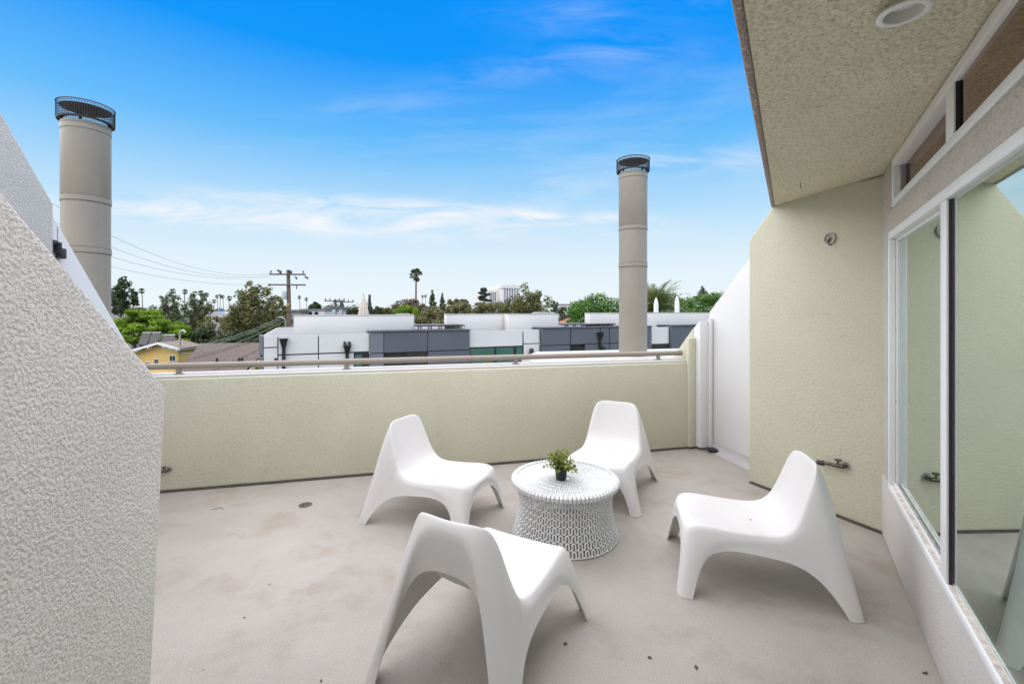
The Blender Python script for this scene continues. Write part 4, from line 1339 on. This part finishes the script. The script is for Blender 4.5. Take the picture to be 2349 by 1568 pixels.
# far low buildings
def far_block(nm, label, u0, u1, v0, y, mat_, depth=12, extras=()):
    c = at_depth((u0 + u1) / 2, 710, y)
    o = empty(nm, (c.x, y, GROUND_Z), 0, label, 'building')
    w = (u1 - u0) / FPX * y / 2; h = at_depth(0, v0, y).z - GROUND_Z
    MB().box(-w, w, 0, depth, 0, h).build('wall', mat_, o)
    MB().box(-w - .2, w + .2, -.2, depth + .2, h + .001, h + .35).build('roof_edge', M_roofgrey, o)
    for (a, b, c0, c1, mt) in extras:
        MB().box((a - (u0 + u1) / 2) / FPX * y, (b - (u0 + u1) / 2) / FPX * y, -.12, -.01, at_depth(0, c1, y).z - GROUND_Z, at_depth(0, c0, y).z - GROUND_Z).build('window', mt, o)
    return o
far_block('shop_building', 'low white flat building far beyond the utility pole', 690, 744, 712, 95, M_render, extras=((695, 702, 714, 722, M_darkglass), (708, 716, 715, 722, M_darkglass), (722, 730, 715, 722, M_darkglass)))
far_block('grey_building', 'low grey flat building far behind the white rooftop box', 744, 757, 707, 98, M_slate2)
far_block('pale_building', 'pale low roof behind the utility pole', 660, 690, 714, 92, M_roofgrey)
far_block('distant_building', 'distant pale flat building beside the round ficus tree', 1268, 1316, 699, 170, simple('far_cream', (.60, .57, .53), .8), extras=((1286, 1300, 703, 706, M_slate2),))
# office tower
P, d, n = plane_frame(1158, 230, 70)
ot = empty('office_tower', (P.x, P.y, GROUND_Z), math.atan2(d.y, d.x), 'white concrete office block with narrow vertical windows above the trees', 'building')
hx4 = lambda u: on_plane(u, 760, P, d)[0]
hz4 = lambda u, v: on_plane(u, v, P, d)[1] - GROUND_Z
M_conc = simple('white_concrete', (.70, .68, .66), .8, var=.03, vscale=.05)
xa, xb, xm = hx4(1127), hx4(1193), hx4(1152)
# left side recedes, right front
MB().box(xm, xb, 0, 30, 0, hz4(1170, 661)).build('wall', M_conc, ot)
MB().box(xa, xm - .05, 6, 36, 0, hz4(1140, 664)).build('wall', M_conc, ot)
MB().box(xm - .4, xb + .4, -.4, 30.4, hz4(1170, 661) + .01, hz4(1170, 655)).build('top_storey', M_conc, ot)
for k in range(6):
    x = xm + 1.2 + (xb - xm - 2.4) * k / 5.5
    MB().box(x, x + .55, -.1, -.01, 3, hz4(1170, 663)).build('window', M_slate2, ot)
for k in range(4):
    x = xa + 1.0 + (xm - xa - 2) * k / 4
    MB().box(x, x + .5, 5.9, 5.99, 3, hz4(1140, 669)).build('window', M_slate2, ot)
for u in (1172, 1181, 1185):
    MB().tube([(hx4(u), 4, hz4(1170, 655)), (hx4(u), 4, hz4(1170, 651))], .25, 5).build('antenna', M_galv, ot)

# ---- utility poles
M_pole = simple('weathered_pole', (.17, .115, .085), .85, var=.25, vscale=2)
M_arm = simple('grey_crossarm', (.12, .105, .10), .85, var=.2)
M_ins = simple('insulator', (.05, .05, .055), .4)
M_can = simple('transformer_grey', (.42, .46, .46), .5, var=.1)
py = 38.0
c = at_depth(662, 700, py)
up = empty('utility_pole', (c.x, c.y, GROUND_Z), R(8), 'tall brown wooden utility pole with two crossarms beside the modern building', 'utility pole')
zz = lambda v, y=py: at_depth(0, v, y).z - GROUND_Z
MB().tube([(0, 0, 0), (.03, 0, zz(700)), (-.03, 0, zz(619))], [.22, .17, .14], 12).build('pole', M_pole, up, smooth=True)
arm_w = 39 / FPX * py
for v, z_sh in ((629.5, 0), (653.5, .05)):
    MB().box(-arm_w, arm_w, -.28, -.16, zz(v) - .06, zz(v) + .06).build('crossarm', M_arm, up)
for k, x in enumerate((-1.30, -.52, .30, 1.22)):
    z = zz(629.5) + .06
    MB().lathe([(.03, 0), (.03, .08), (.075, .10), (.05, .16), (.07, .19), (.03, .26)], (x, -.22, z), 10).build('insulator', M_ins, up)
    if k in (1, 2):
        MB().tube([(x, -.22, z - .02), (x - .18, -.30, z + .28), (x - .28, -.3, z + .22)], .07, 8).build('fuse_cutout', M_ins, up)
MB().lathe([(.03, 0), (.10, .03), (.10, .12), (.03, .15)], (-arm_w, -.22, zz(653.5) - .07), 10).build('insulator', M_ins, up)
MB().box(.68, .74, -.26, -.20, zz(653.5) - .36, zz(653.5) - .061).build('hanger', M_ins, up)
MB().tube([(.5, -.25, zz(631)), (.75, -.5, zz(637))], .02, 5).build('jumper', M_ins, up)
MB().tube([(.72, -.48, zz(636)), (.82, -.55, zz(640))], .075, 8).build('dead_end', M_ins, up)
MB().tube([(1.25, -.25, zz(630)), (1.55, -.6, zz(636))], .02, 5).build('jumper', M_ins, up)
MB().tube([(1.5, -.58, zz(635.5)), (1.72, -.65, zz(639))], .085, 8).build('dead_end', M_ins, up)
MB().lathe([(.001, 0), (.17, .01), (.19, .05), (.19, .62), (.15, .68), (.001, .70)], (-.26, -.20, zz(686.5)), 16).build('transformer', M_can, up, smooth=True)
MB().tube([(-.34, -.2, zz(671)), (-.36, -.2, zz(667))], .04, 6).build('bushing', M_ins, up)
MB().box(-.19, .15, -.19, -.165, zz(697) - .07, zz(697) + .04).build('yellow_tag', simple('tag_yellow', (.5, .38, .05), .7), up)
pts = [(-.14, -.22, zz(770)), (-.17, -.25, zz(735))] + [(-.17 - .5 * (1 - math.cos(a)), -.25, zz(735) + .3 * math.sin(a)) for a in [math.pi / 2 * k / 4 for k in range(1, 5)]]
MB().tube(pts, .05, 8).build('conduit', M_galv, up, smooth=True)
MB().box(-1.4, 2.3, -.34, -.22, zz(711.5) - .05, zz(711.5) + .05).build('cable_arm', M_arm, up)
def small_pole(u, y, v, half, label, gx=0):
    c = at_depth(u, 700, y)
    o = empty('utility_pole', (c.x, c.y, GROUND_Z), 0, label, 'utility pole', 'paired far utility poles')
    z = at_depth(0, v, y).z - GROUND_Z
    MB().tube([(0, 0, 0), (0, 0, z + .25)], [.22, .15], 8).build('pole', M_arm, o)
    MB().box(-half * 1.05 + gx, half + gx, -.24, -.12, z - .07, z + .07).build('crossarm', M_arm, o)
    for x in (-half * .95, -half * .5, half * .45, half * .92):
        MB().lathe([(.05, 0), (.09, .12), (.04, .3)], (x + gx, -.18, z + .07), 6).build('insulator', M_ins, o)
    MB().lathe([(.001, 0), (.24, .02), (.24, .95), (.001, 1.02)], (-.05, -.38, z - 2.2), 12).build('transformer', M_can, o)
small_pole(769.5, 62, 690, 1.35, 'dark far utility pole, the taller of a pair with grey transformers')
small_pole(785, 68, 692.5, 1.5, 'dark far utility pole, the lower of a pair with grey transformers', .3)

# ---- overhead wires
M_wire = simple('dark_cable', (.05, .05, .055), .6)
M_gwire = simple('green_grey_cable', (.16, .24, .20), .6)
def wire(a, b, sag, r, mat_, label, nm='power_line', grp='overhead wires'):
    a = Vector(a); b = Vector(b)
    pts = []
    for k in range(25):
        t = k / 24
        p = a.lerp(b, t); p.z -= sag * 4 * t * (1 - t); pts.append(p)
    o = MB().tube(pts, r, 5).build(nm, mat_)
    tag(o, label, 'wire', grp)
pu = lambda x, v: (c_pole.x + x, py - .3, at_depth(0, v, py).z)
c_pole = at_depth(662, 700, py)
hl = 'thin dark power line sagging from the utility pole past the tall flue'
for x, v, u2, v2, y2, sg in ((-1.30, 626, 20, 405, 19, 1.5), (-.5, 626, 20, 455, 20, 1.5), (.3, 626, 20, 500, 21, 1.4), (-1.30, 651, 20, 545, 22, .8)):
    b = at_depth(u2, v2, y2)
    wire(pu(x, v), b, sg, .008, M_wire, hl, grp='power lines to the flue side')
gl_ = 'greenish service cable hanging from the utility pole to the yellow house'
for (v, u2, v2, y2, sg, mt) in ((724, 372, 800, 51, .7, M_gwire), (729, 385, 802, 51, .7, M_gwire), (735, 418, 810, 51, .7, M_gwire), (752, 330, 842, 49, .4, M_wire), (756, 330, 846, 49, .4, M_wire), (766, 440, 868, 42, .3, M_wire)):
    b = at_depth(u2, v2, y2)
    wire((c_pole.x - .2, py - .3, at_depth(0, v, py).z), b, sg, .030 if mt is M_gwire else .024, mt, gl_ if mt is M_gwire else 'dark service cable running from the utility pole in front of the brown roof', 'service_cable', 'service cables')

# ================================================================== trees
TRI = [0]
def crown_mesh(clumps, n_total, leaf, rng, flat=.75):
    """leaf-sized quads spread through the outer volume of each clump"""
    tot = sum(c[1] * c[1] for c in clumps)
    V = []; F = []
    for (c, r, sq) in clumps:
        n = max(10, int(n_total * r * r / tot))
        for _ in range(n):
            d = Vector((rng.gauss(0, 1), rng.gauss(0, 1), rng.gauss(0, 1))).normalized()
            k = rng.uniform(.45, 1.05) ** .6 * (1 + .35 * mnoise.noise(Vector((d.x * 2 + c[0], d.y * 2 + c[1], d.z * 2 + c[2]))))
            p = Vector(c) + Vector((d.x * r * k, d.y * r * k, d.z * r * k * sq))
            nrm = (d + Vector((rng.uniform(-.8, .8), rng.uniform(-.8, .8), rng.uniform(-.4, .9)))).normalized()
            a = nrm.orthogonal().normalized()
            a = Matrix.Rotation(rng.uniform(0, 6.28), 3, nrm) @ a
            b = nrm.cross(a)
            L_ = leaf * rng.uniform(.6, 1.35); w = L_ * rng.uniform(.4, .7)
            i = len(V)
            V += [p - a * L_ * .5, p + b * w * .5, p + a * L_ * .5, p - b * w * .5 + nrm * L_ * .15]
            F.append((i, i + 1, i + 2, i + 3))
    me = bpy.data.meshes.new('crown')
    me.from_pydata([tuple(v) for v in V], [], F); me.update()
    TRI[0] += len(F) * 2
    return me

LEAFM = {
    'bright': leaf_material('bright_leaf', (.05, .11, .008), (.27, .42, .02), .55, .3),
    'yellowgreen': leaf_material('yellow_leaf', (.07, .10, .012), (.26, .28, .04), .55, .3),
    'euc': leaf_material('eucalyptus_leaf', (.030, .046, .018), (.16, .18, .075), .6, .2),
    'eucolive': leaf_material('olive_leaf', (.05, .062, .02), (.23, .22, .075), .6, .2),
    'dark': leaf_material('dark_leaf', (.016, .028, .012), (.085, .115, .045), .6, .15),
    'ficus': leaf_material('ficus_leaf', (.015, .05, .008), (.12, .25, .03), .4, .2),
    'olive': leaf_material('pale_olive_leaf', (.07, .075, .03), (.27, .25, .11), .65, .2),
    'bronze': leaf_material('bronze_leaf', (.06, .05, .03), (.22, .17, .10), .65, .2),
    'cedar': leaf_material('cedar_leaf', (.02, .034, .026), (.075, .105, .075), .7, .1),
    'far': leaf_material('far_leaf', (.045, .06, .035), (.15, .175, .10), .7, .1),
}
M_bark = simple('bark', (.11, .085, .065), .9, var=.3, vscale=4)
M_palebark = simple('pale_bark', (.42, .38, .32), .85, var=.2, vscale=2)

def tree(name, label, u0, u1, v0, v1, y, kind, mat_, leaf, n, seed, group='trees in the town beyond', bark=None, cat='tree', vbase=None):
    """crown fills pixel columns u0..u1 and rows v0..v1 at depth y; trunk goes down to the ground"""
    rng = random.Random(seed)
    c = at_depth((u0 + u1) / 2, 700, y)
    wd_ = (u1 - u0) / FPX * y; zt_ = at_depth(0, v0, y).z; zb_ = at_depth(0, v1, y).z
    H = zt_ - zb_; r = wd_ / 2
    root = empty(name, (c.x, y, GROUND_Z), 0, label, cat, group)
    zb = zb_ - GROUND_Z; zt = zt_ - GROUND_Z
    cl = []
    if kind == 'dome':
        for _ in range(46):
            a = rng.uniform(0, 6.28); k = rng.random() ** .5; el = math.acos(rng.uniform(-.2, 1)) 
            cr = rng.uniform(.14, .24) * r
            x = math.cos(a) * math.sin(el) * (r - cr); yy = math.sin(a) * math.sin(el) * (r - cr) * .8
            z = zb + H * .25 + math.cos(el) * (H * .75 - cr)
            cl.append(((x, yy, max(z, zb + cr * .6)), cr, .85))
    elif kind == 'layered':
        for _ in range(30):
            a = rng.uniform(0, 6.28); k = rng.random() ** .55
            cr = rng.uniform(.16, .30) * r
            zz_ = zb + H * (.30 + .62 * (1 - k * k)) - rng.random() * H * .28
            cl.append(((math.cos(a) * k * (r - cr), math.sin(a) * k * (r - cr) * .8, zz_), cr, .42))
    elif kind == 'euc':
        ns = rng.randint(3, 5)
        stems = [(rng.uniform(-.72, .72) * r, rng.uniform(-.4, .4) * r, rng.uniform(.72, .97)) for _ in range(ns)]
        stems[rng.randrange(ns)] = (rng.uniform(-.35, .25) * r, 0, 1.0)
        for (sx, sy, sh) in stems:
            m = 17
            for q in range(m):
                t = (q + rng.uniform(-.3, .3)) / m
                cr = rng.uniform(.09, .17) * r * (1.15 - .5 * max(0, t)) + .16
                sp = .50 * r * (1.05 - .62 * max(0, t))
                cl.append(((sx * (1 - .15 * t) + rng.uniform(-1, 1) * sp, sy + rng.uniform(-1, 1) * sp, zb + (H * sh - cr) * max(.02, t) + cr * .6), cr, 1.1))
    elif kind == 'conifer':
        for q in range(16):
            t = q / 15
            for _ in range(3 if t < .85 else 1):
                a = rng.uniform(0, 6.28); rr = r * (1 - t) ** .9 * rng.uniform(.3, .9)
                cl.append(((math.cos(a) * rr, math.sin(a) * rr, zb + H * (.02 + .95 * t)), r * .30 * (1.05 - .75 * t) + .1, .6))
    elif kind == 'cedar':
        for q in range(9):
            t = q / 8
            for _ in range(4):
                a = rng.uniform(0, 6.28); rr = r * (1 - t * .8) * rng.uniform(.2, 1)
                cl.append(((math.cos(a) * rr, math.sin(a) * rr * .8, zb + H * (.05 + .92 * t) + rng.uniform(-.04, .04) * H), r * rng.uniform(.18, .30), .28))
    else:  # bush: rounded uneven mass
        for _ in range(26):
            cr = rng.uniform(.18, .32) * min(r, H * 1.2)
            x = rng.uniform(-1, 1) * max(0, r - cr); k = 1 - (x / r) ** 2 * .6
            cl.append(((x, rng.uniform(-.6, .6) * r * .7, zb + rng.uniform(.1, 1) * max(.1, H * k - cr)), cr, .85))
    me = crown_mesh(cl, int(n * (.62 if kind == 'euc' else 1)), leaf, rng)
    o = link_mesh('crown', me, mat_, root)
    bk = bark or M_bark
    tr = MB()
    rt = max(.10, min(.35, r * .07))
    top = zb + H * .55
    if kind in ('conifer', 'cedar'): top = zb + H * .95
    bend = rng.uniform(-.08, .08) * r
    tr.tube([(0, 0, 0), (bend, 0, zb * .6), (bend * .5, 0, zb + H * .15), (0, 0, top)], [rt * 1.3, rt, rt * .8, rt * .25], 8)
    picks = rng.sample(cl, min(9, len(cl)))
    for (pc, cr, sq) in picks:
        zs = min(pc[2] - .1, zb + H * rng.uniform(-.05, .3))
        tr.tube([(bend * .5, 0, zs), (pc[0] * .55, pc[1] * .55, (zs + pc[2]) / 2), pc], [rt * .5, rt * .32, rt * .12], 5, caps=False)
    tr.build('trunk', bk, root, smooth=True)
    return root

T = tree
T('eucalyptus_tree', 'dark tree partly hidden behind the tall flue with a small side clump', 244, 310, 632, 720, 72, 'euc', LEAFM['dark'], .42, 3800, 11)
T('dark_tree', 'little dark tuft of tree leaning toward the lone small palm', 294, 317, 659, 700, 74, 'euc', LEAFM['dark'], .36, 900, 111)
T('jacaranda_tree', 'broad bright green layered tree directly beside the tall flue', 250, 390, 690, 780, 64, 'layered', LEAFM['bright'], .36, 10000, 12)
T('jacaranda_tree', 'bright green rounded tree behind the yellow house service mast', 322, 450, 724, 795, 58, 'layered', LEAFM['bright'], .34, 9000, 13)
T('jacaranda_tree', 'bright green low tree tucked behind the solar panels', 268, 350, 738, 795, 56, 'layered', LEAFM['bright'], .34, 3600, 131)
T('eucalyptus_tree', 'dark upright eucalyptus rising behind the bright green tree', 358, 424, 660, 752, 84, 'euc', LEAFM['euc'], .42, 3600, 14)
T('eucalyptus_tree', 'dark ragged eucalyptus just beside the white block house', 416, 492, 664, 775, 78, 'euc', LEAFM['euc'], .42, 4200, 15)
T('eucalyptus_tree', 'large loose eucalyptus with pale trunk beside the utility pole', 490, 640, 638, 780, 70, 'euc', LEAFM['eucolive'], .42, 12500, 17, bark=M_palebark)
T('eucalyptus_tree', 'smaller eucalyptus touching the utility pole below its transformer', 606, 662, 674, 765, 66, 'euc', LEAFM['eucolive'], .40, 3000, 18)
T('shade_tree', 'dark low tree mass under the eucalyptus behind the brown roof', 408, 520, 742, 812, 60, 'bush', LEAFM['dark'], .40, 6500, 19)
T('shade_tree', 'dark low tree mass between the brown roof and the modern building', 505, 612, 748, 812, 57, 'bush', LEAFM['dark'], .40, 6000, 20)
T('olive_tree', 'yellowish mid height tree in front of the far palms', 503, 570, 705, 760, 76, 'bush', LEAFM['olive'], .40, 2600, 201)
T('shrub', 'yellow green shrub at the corner of the modern building', 569, 597, 838, 880, 30, 'bush', LEAFM['yellowgreen'], .16, 1800, 21, cat='shrub')
T('shrub', 'tiny bright shrub tip in front of the green glazing', 1105, 1126, 826, 850, 12.5, 'bush', LEAFM['yellowgreen'], .06, 700, 22, cat='shrub')
T('round_tree', 'dark round tree behind the low white flat building', 707, 738, 691, 720, 120, 'dome', LEAFM['dark'], .55, 1600, 23)
T('round_tree', 'low dark tree behind the paired far utility poles', 736, 772, 698, 722, 125, 'bush', LEAFM['far'], .55, 1500, 24)
T('cypress_tree', 'dark narrow cypress behind the lower far utility pole', 774, 794, 689, 722, 110, 'conifer', LEAFM['dark'], .5, 1500, 25)
T('round_tree', 'dark feathery tree beside the closed beige parasol', 797, 828, 704, 724, 90, 'bush', LEAFM['dark'], .4, 1500, 26)
T('cypress_tree', 'dark slim tree right behind the dark roof mast', 841, 856, 690, 722, 85, 'conifer', LEAFM['dark'], .38, 1200, 27)
T('round_tree', 'mid green tree beyond the dark roof mast', 852, 905, 698, 724, 92, 'bush', LEAFM['euc'], .42, 2400, 28)
T('bronze_tree', 'brownish domed tree at the foot of the tall lone palm', 888, 985, 683, 728, 98, 'dome', LEAFM['bronze'], .42, 4200, 29)
T('lime_tree', 'bright lime green tree over the white rooftop box', 899, 962, 698, 726, 80, 'dome', LEAFM['bright'], .34, 3000, 30)
T('conifer_tree', 'dark pointed conifer beyond the gap between rooftop boxes', 978, 1006, 664, 728, 105, 'conifer', LEAFM['euc'], .45, 2000, 31)
T('conifer_tree', 'shorter dark conifer next to the pointed one beyond the rooftop gap', 1004, 1026, 671, 728, 107, 'conifer', LEAFM['euc'], .45, 1500, 32)
T('olive_tree', 'pale olive tree filling the gap between two rooftop boxes', 940, 1042, 696, 762, 62, 'bush', LEAFM['olive'], .32, 6500, 33)
T('olive_tree', 'pale olive tree over the second rooftop box', 1026, 1092, 690, 740, 70, 'dome', LEAFM['olive'], .34, 3600, 34)
T('round_tree', 'dark tree rising behind the pale olive trees', 1032, 1082, 680, 728, 112, 'dome', LEAFM['far'], .5, 2400, 35)
T('cedar_tree', 'blue green cedar with tiered branches in front of the office block', 1082, 1142, 663, 730, 102, 'cedar', LEAFM['cedar'], .5, 3400, 36)
T('olive_tree', 'olive tree below the blue green cedar', 1078, 1150, 690, 735, 68, 'bush', LEAFM['olive'], .34, 3600, 37)
T('eucalyptus_tree', 'loose green eucalyptus with a tall spire beside the office block', 1138, 1266, 648, 745, 74, 'euc', LEAFM['eucolive'], .38, 6500, 38)
T('eucalyptus_tree', 'lower green eucalyptus behind the grey skylight', 1150, 1215, 672, 738, 78, 'euc', LEAFM['euc'], .38, 3200, 381)
T('eucalyptus_tree', 'slim dark eucalyptus at the foot of the distant pale building', 1212, 1262, 664, 736, 76, 'euc', LEAFM['euc'], .38, 2600, 382)
T('round_tree', 'small far tree before the distant pale building', 1262, 1284, 686, 720, 140, 'bush', LEAFM['far'], .6, 700, 39)
T('round_tree', 'small grey green tree between the rooftop box and the ficus', 1276, 1306, 700, 742, 66, 'bush', LEAFM['far'], .32, 1500, 40)
T('ficus_tree', 'large glossy green ficus dome beside the flue beyond the handrail', 1284, 1500, 664, 770, 48, 'dome', LEAFM['ficus'], .26, 15000, 41)
T('ficus_tree', 'glossy green ficus dome behind the date palm', 1420, 1620, 668, 770, 52, 'dome', LEAFM['ficus'], .27, 12000, 42)
T('ficus_tree', 'glossy green ficus dome beside the sloping white panel', 1530, 1740, 664, 770, 50, 'dome', LEAFM['ficus'], .27, 12000, 43)
T('conifer_tree', 'small dark conifer tip above the ficus domes', 1592, 1632, 656, 690, 95, 'conifer', LEAFM['far'], .4, 900, 44)
T('round_tree', 'grey green tree beyond the gap right beside the second rooftop box', 1010, 1050, 684, 735, 95, 'bush', LEAFM['eucolive'], .4, 2200, 51)
T('round_tree', 'green tree masking the foot of the office block', 1112, 1190, 683, 738, 96, 'bush', LEAFM['eucolive'], .4, 3800, 52)
T('round_tree', 'muted green tree between the lone palm and the pointed conifer', 950, 1004, 692, 738, 90, 'bush', LEAFM['euc'], .4, 2600, 53)
T('round_tree', 'muted tree hiding the horizon behind the white block house', 440, 520, 694, 760, 100, 'bush', LEAFM['far'], .45, 3000, 54)
T('round_tree', 'muted tree behind the bright green tree and lone small palm', 300, 375, 690, 740, 105, 'bush', LEAFM['far'], .45, 2600, 55)
T('round_tree', 'muted low tree behind the foot of the utility pole', 590, 672, 700, 745, 96, 'bush', LEAFM['far'], .45, 2600, 56)
T('round_tree', 'muted low tree between the low white building and cypress', 728, 806, 700, 730, 135, 'bush', LEAFM['dark'], .5, 2000, 57)
T('olive_tree', 'ragged olive tree standing in front of the white block house', 446, 520, 722, 790, 71, 'euc', LEAFM['eucolive'], .38, 2600, 58)
T('shade_tree', 'dark green tree between the bright green trees and the white block house', 372, 440, 712, 790, 73, 'euc', LEAFM['euc'], .38, 3400, 59)
T('eucalyptus_tree', 'thin eucalyptus between the big loose eucalyptus and the utility pole', 585, 640, 690, 790, 73, 'euc', LEAFM['eucolive'], .38, 2600, 60)
# far green skyline behind everything, one mass
rng = random.Random(99)
cl = []
for k in range(170):
    u = rng.uniform(-300, 2700); y = rng.uniform(190, 320)
    c = at_depth(u, 712, y)
    r_ = rng.uniform(2.5, 5.5)
    cl.append(((c.x, y, rng.uniform(-5, 1.5 + (2.5 if rng.random() < .25 else 0))), r_, .75))
tag(link_mesh('distant_wood', crown_mesh(cl, 22000, 1.0, rng), LEAFM['far']), 'distant band of green trees along the horizon', 'wood', kind='stuff')

# ---- palms
M_frond = leaf_material('palm_frond', (.035, .045, .016), (.13, .145, .055), .55, .15)
M_palmtrunk = simple('palm_trunk', (.16, .13, .105), .9, var=.2, vscale=3)
M_datefrond = leaf_material('date_frond', (.07, .10, .03), (.26, .30, .11), .5, .25)
def fan_palm_meshes(R0=1.7, seed=1, n=46):
    rng = random.Random(seed); mb = MB()
    for k in range(n):
        az = rng.uniform(0, 6.28); el = rng.uniform(-1.15, 1.35)
        d = Vector((math.cos(az) * math.cos(el), math.sin(az) * math.cos(el), math.sin(el)))
        ln = R0 * rng.uniform(.45, .62)
        c = d * ln
        side = d.cross(Vector((0, 0, 1)))
        if side.length < .1: side = Vector((1, 0, 0))
        side.normalize(); upv = side.cross(d)
        pts = [c]
        m = 9
        vv_ = [c * .05, c]
        fs_ = []
        for q in range(m):
            a = -1.35 + 2.7 * q / (m - 1)
            rr = R0 * .5 * rng.uniform(.8, 1.05)
            t = c + (d * math.cos(a) + side * math.sin(a)) * rr + Vector((0, 0, -.22 * rr * abs(math.sin(a)) - .1 * rr))
            a2 = a + .11
            t2 = c + (d * math.cos(a2) + side * math.sin(a2)) * rr * .55
            vv_ += [tuple(t), tuple(t2)]
        b = len(mb.v)
        mb.v += [tuple(x) for x in vv_]
        for q in range(m):
            mb.f.append((b + 1, b + 2 + 2 * q, b + 3 + 2 * q))
        for q in range(m - 1):
            mb.f.append((b + 1, b + 3 + 2 * q, b + 2 + 2 * (q + 1)))
        mb.tube([(0, 0, 0), tuple(c)], [.04, .03], 3, caps=False)
    # hanging skirt of dead fronds
    for k in range(22):
        az = rng.uniform(0, 6.28)
        p = Vector((math.cos(az) * .12, math.sin(az) * .12, -.1)); q = p + Vector((math.cos(az) * rng.uniform(.25, .55), math.sin(az) * rng.uniform(.25, .55), -rng.uniform(.7, 1.5)))
        s = Vector((-math.sin(az), math.cos(az), 0)) * .14
        mb.add([p, q + s, q - s], [(0, 1, 2)])
    me = bpy.data.meshes.new('crown'); me.from_pydata(mb.v, [], mb.f); me.update()
    return me
FAN = fan_palm_meshes()
FAN.materials.append(M_frond)
FAN2 = fan_palm_meshes(seed=5, n=30); FAN2.materials.append(M_frond)
def fan_palm(u, v, y, cw, label, grp, me=FAN):
    """v = row of the crown centre, cw = crown width in pixels"""
    c = at_depth(u, v, y)
    o = empty('fan_palm', (c.x, y, GROUND_Z), random.random() * 6, label, 'palm', grp)
    s = (cw / FPX * y) / 3.3
    k = link_mesh('crown', me, None, o); k.location = (0, 0, c.z - GROUND_Z); k.scale = (s, s, s)
    H = c.z - GROUND_Z
    MB().tube([(.0, 0, 0), (.35 * s, 0, H * .5), (0, 0, H)], [.34 * s, .22 * s, .17 * s], 8).build('trunk', M_palmtrunk, o, smooth=True)
fan_palm(954.5, 630, 104, 33, 'tall lone fan palm standing high above the tree line', None)
fl_ = 'small distant fan palm on a thin trunk against the sky'
for (u, v, cw, y) in ((325.5, 667, 15, 190), (424, 669, 14, 200), (461, 672, 15, 195), (474, 676, 12, 210), (491, 691, 11, 215), (498, 680, 10, 230), (505.5, 679, 10, 230), (511.5, 681, 10, 230), (526, 684, 14, 200), (687, 682, 10, 235), (703, 686, 10, 235), (969, 680, 8, 240), (976, 679, 8, 240)):
    fan_palm(u, v, y, cw, fl_, 'distant fan palms', FAN2)

# date palm behind the right rooftop box
rng = random.Random(21)
yd = 30
c = at_depth(1502, 706, yd)
dpm = empty('date_palm', (c.x, yd, GROUND_Z), 0, 'date palm with arching feathery fronds behind the flue and rooftop box', 'palm')
mb = MB(); zc = c.z - GROUND_Z
for k in range(84):
    az = rng.uniform(0, 6.28); el0 = rng.uniform(.1, 1.5); ln = rng.uniform(1.9, 2.7)
    pts = []; p = Vector((0, 0, zc - .3)); el = el0
    for q in range(11):
        pts.append(p.copy())
        p = p + Vector((math.cos(az) * math.cos(el), math.sin(az) * math.cos(el), math.sin(el))) * ln / 10
        el -= .06 + .009 * q
    mb.tube(pts, [.035 * (1 - .085 * i) for i in range(11)], 3, caps=False)
    for i in range(1, 11):
        for sub in (0, .5):
            a = pts[i] if sub == 0 else (pts[i] + pts[min(10, i + 1)]) * .5
            t = (pts[min(10, i + 1)] - pts[i - 1]).normalized()
            s = t.cross(Vector((0, 0, 1)))
            if s.length < .1: s = Vector((1, 0, 0))
            s.normalize()
            for sg in (-1, 1):
                L_ = .48 * math.sin(math.pi * (.12 + .8 * i / 10)) * rng.uniform(.8, 1.15)
                dl = (s * sg * .75 + t * .6 + Vector((0, 0, rng.uniform(-.1, .35)))).normalized()
                w = t * .045
                mb.add([a - w, a + w, a + dl * L_], [(0, 1, 2)])
me = bpy.data.meshes.new('crown'); me.from_pydata(mb.v, [], mb.f); me.update()
link_mesh('crown', me, M_datefrond, dpm)
MB().tube([(0, 0, 0), (0, 0, zc - .2)], [.32, .28], 10).build('trunk', M_palmtrunk, dpm, smooth=True)
# red tiled roof glimpsed by the ficus
c = at_depth(1318, 735, 60)
rr_ = empty('tiled_house', (c.x, 60, GROUND_Z), 0, 'small house with a red tiled roof under the ficus', 'house')
h = c.z - GROUND_Z
MB().box(-2.2, 2.2, .4, 6, 0, h - .9).build('wall', M_tan, rr_)
MB().add([(-2.8, 0, h - .95), (2.8, 0, h - .95), (2.8, 6.4, h - .95), (-2.8, 6.4, h - .95), (-.6, 3.2, h + .25), (.6, 3.2, h + .25)], [(0, 1, 5, 4), (1, 2, 5), (2, 3, 4, 5), (3, 0, 4), (3, 2, 1, 0)]).build('roof', simple('red_tile', (.36, .12, .07), .85, var=.2, vscale=5), rr_)
print('TREE TRIS', TRI[0])
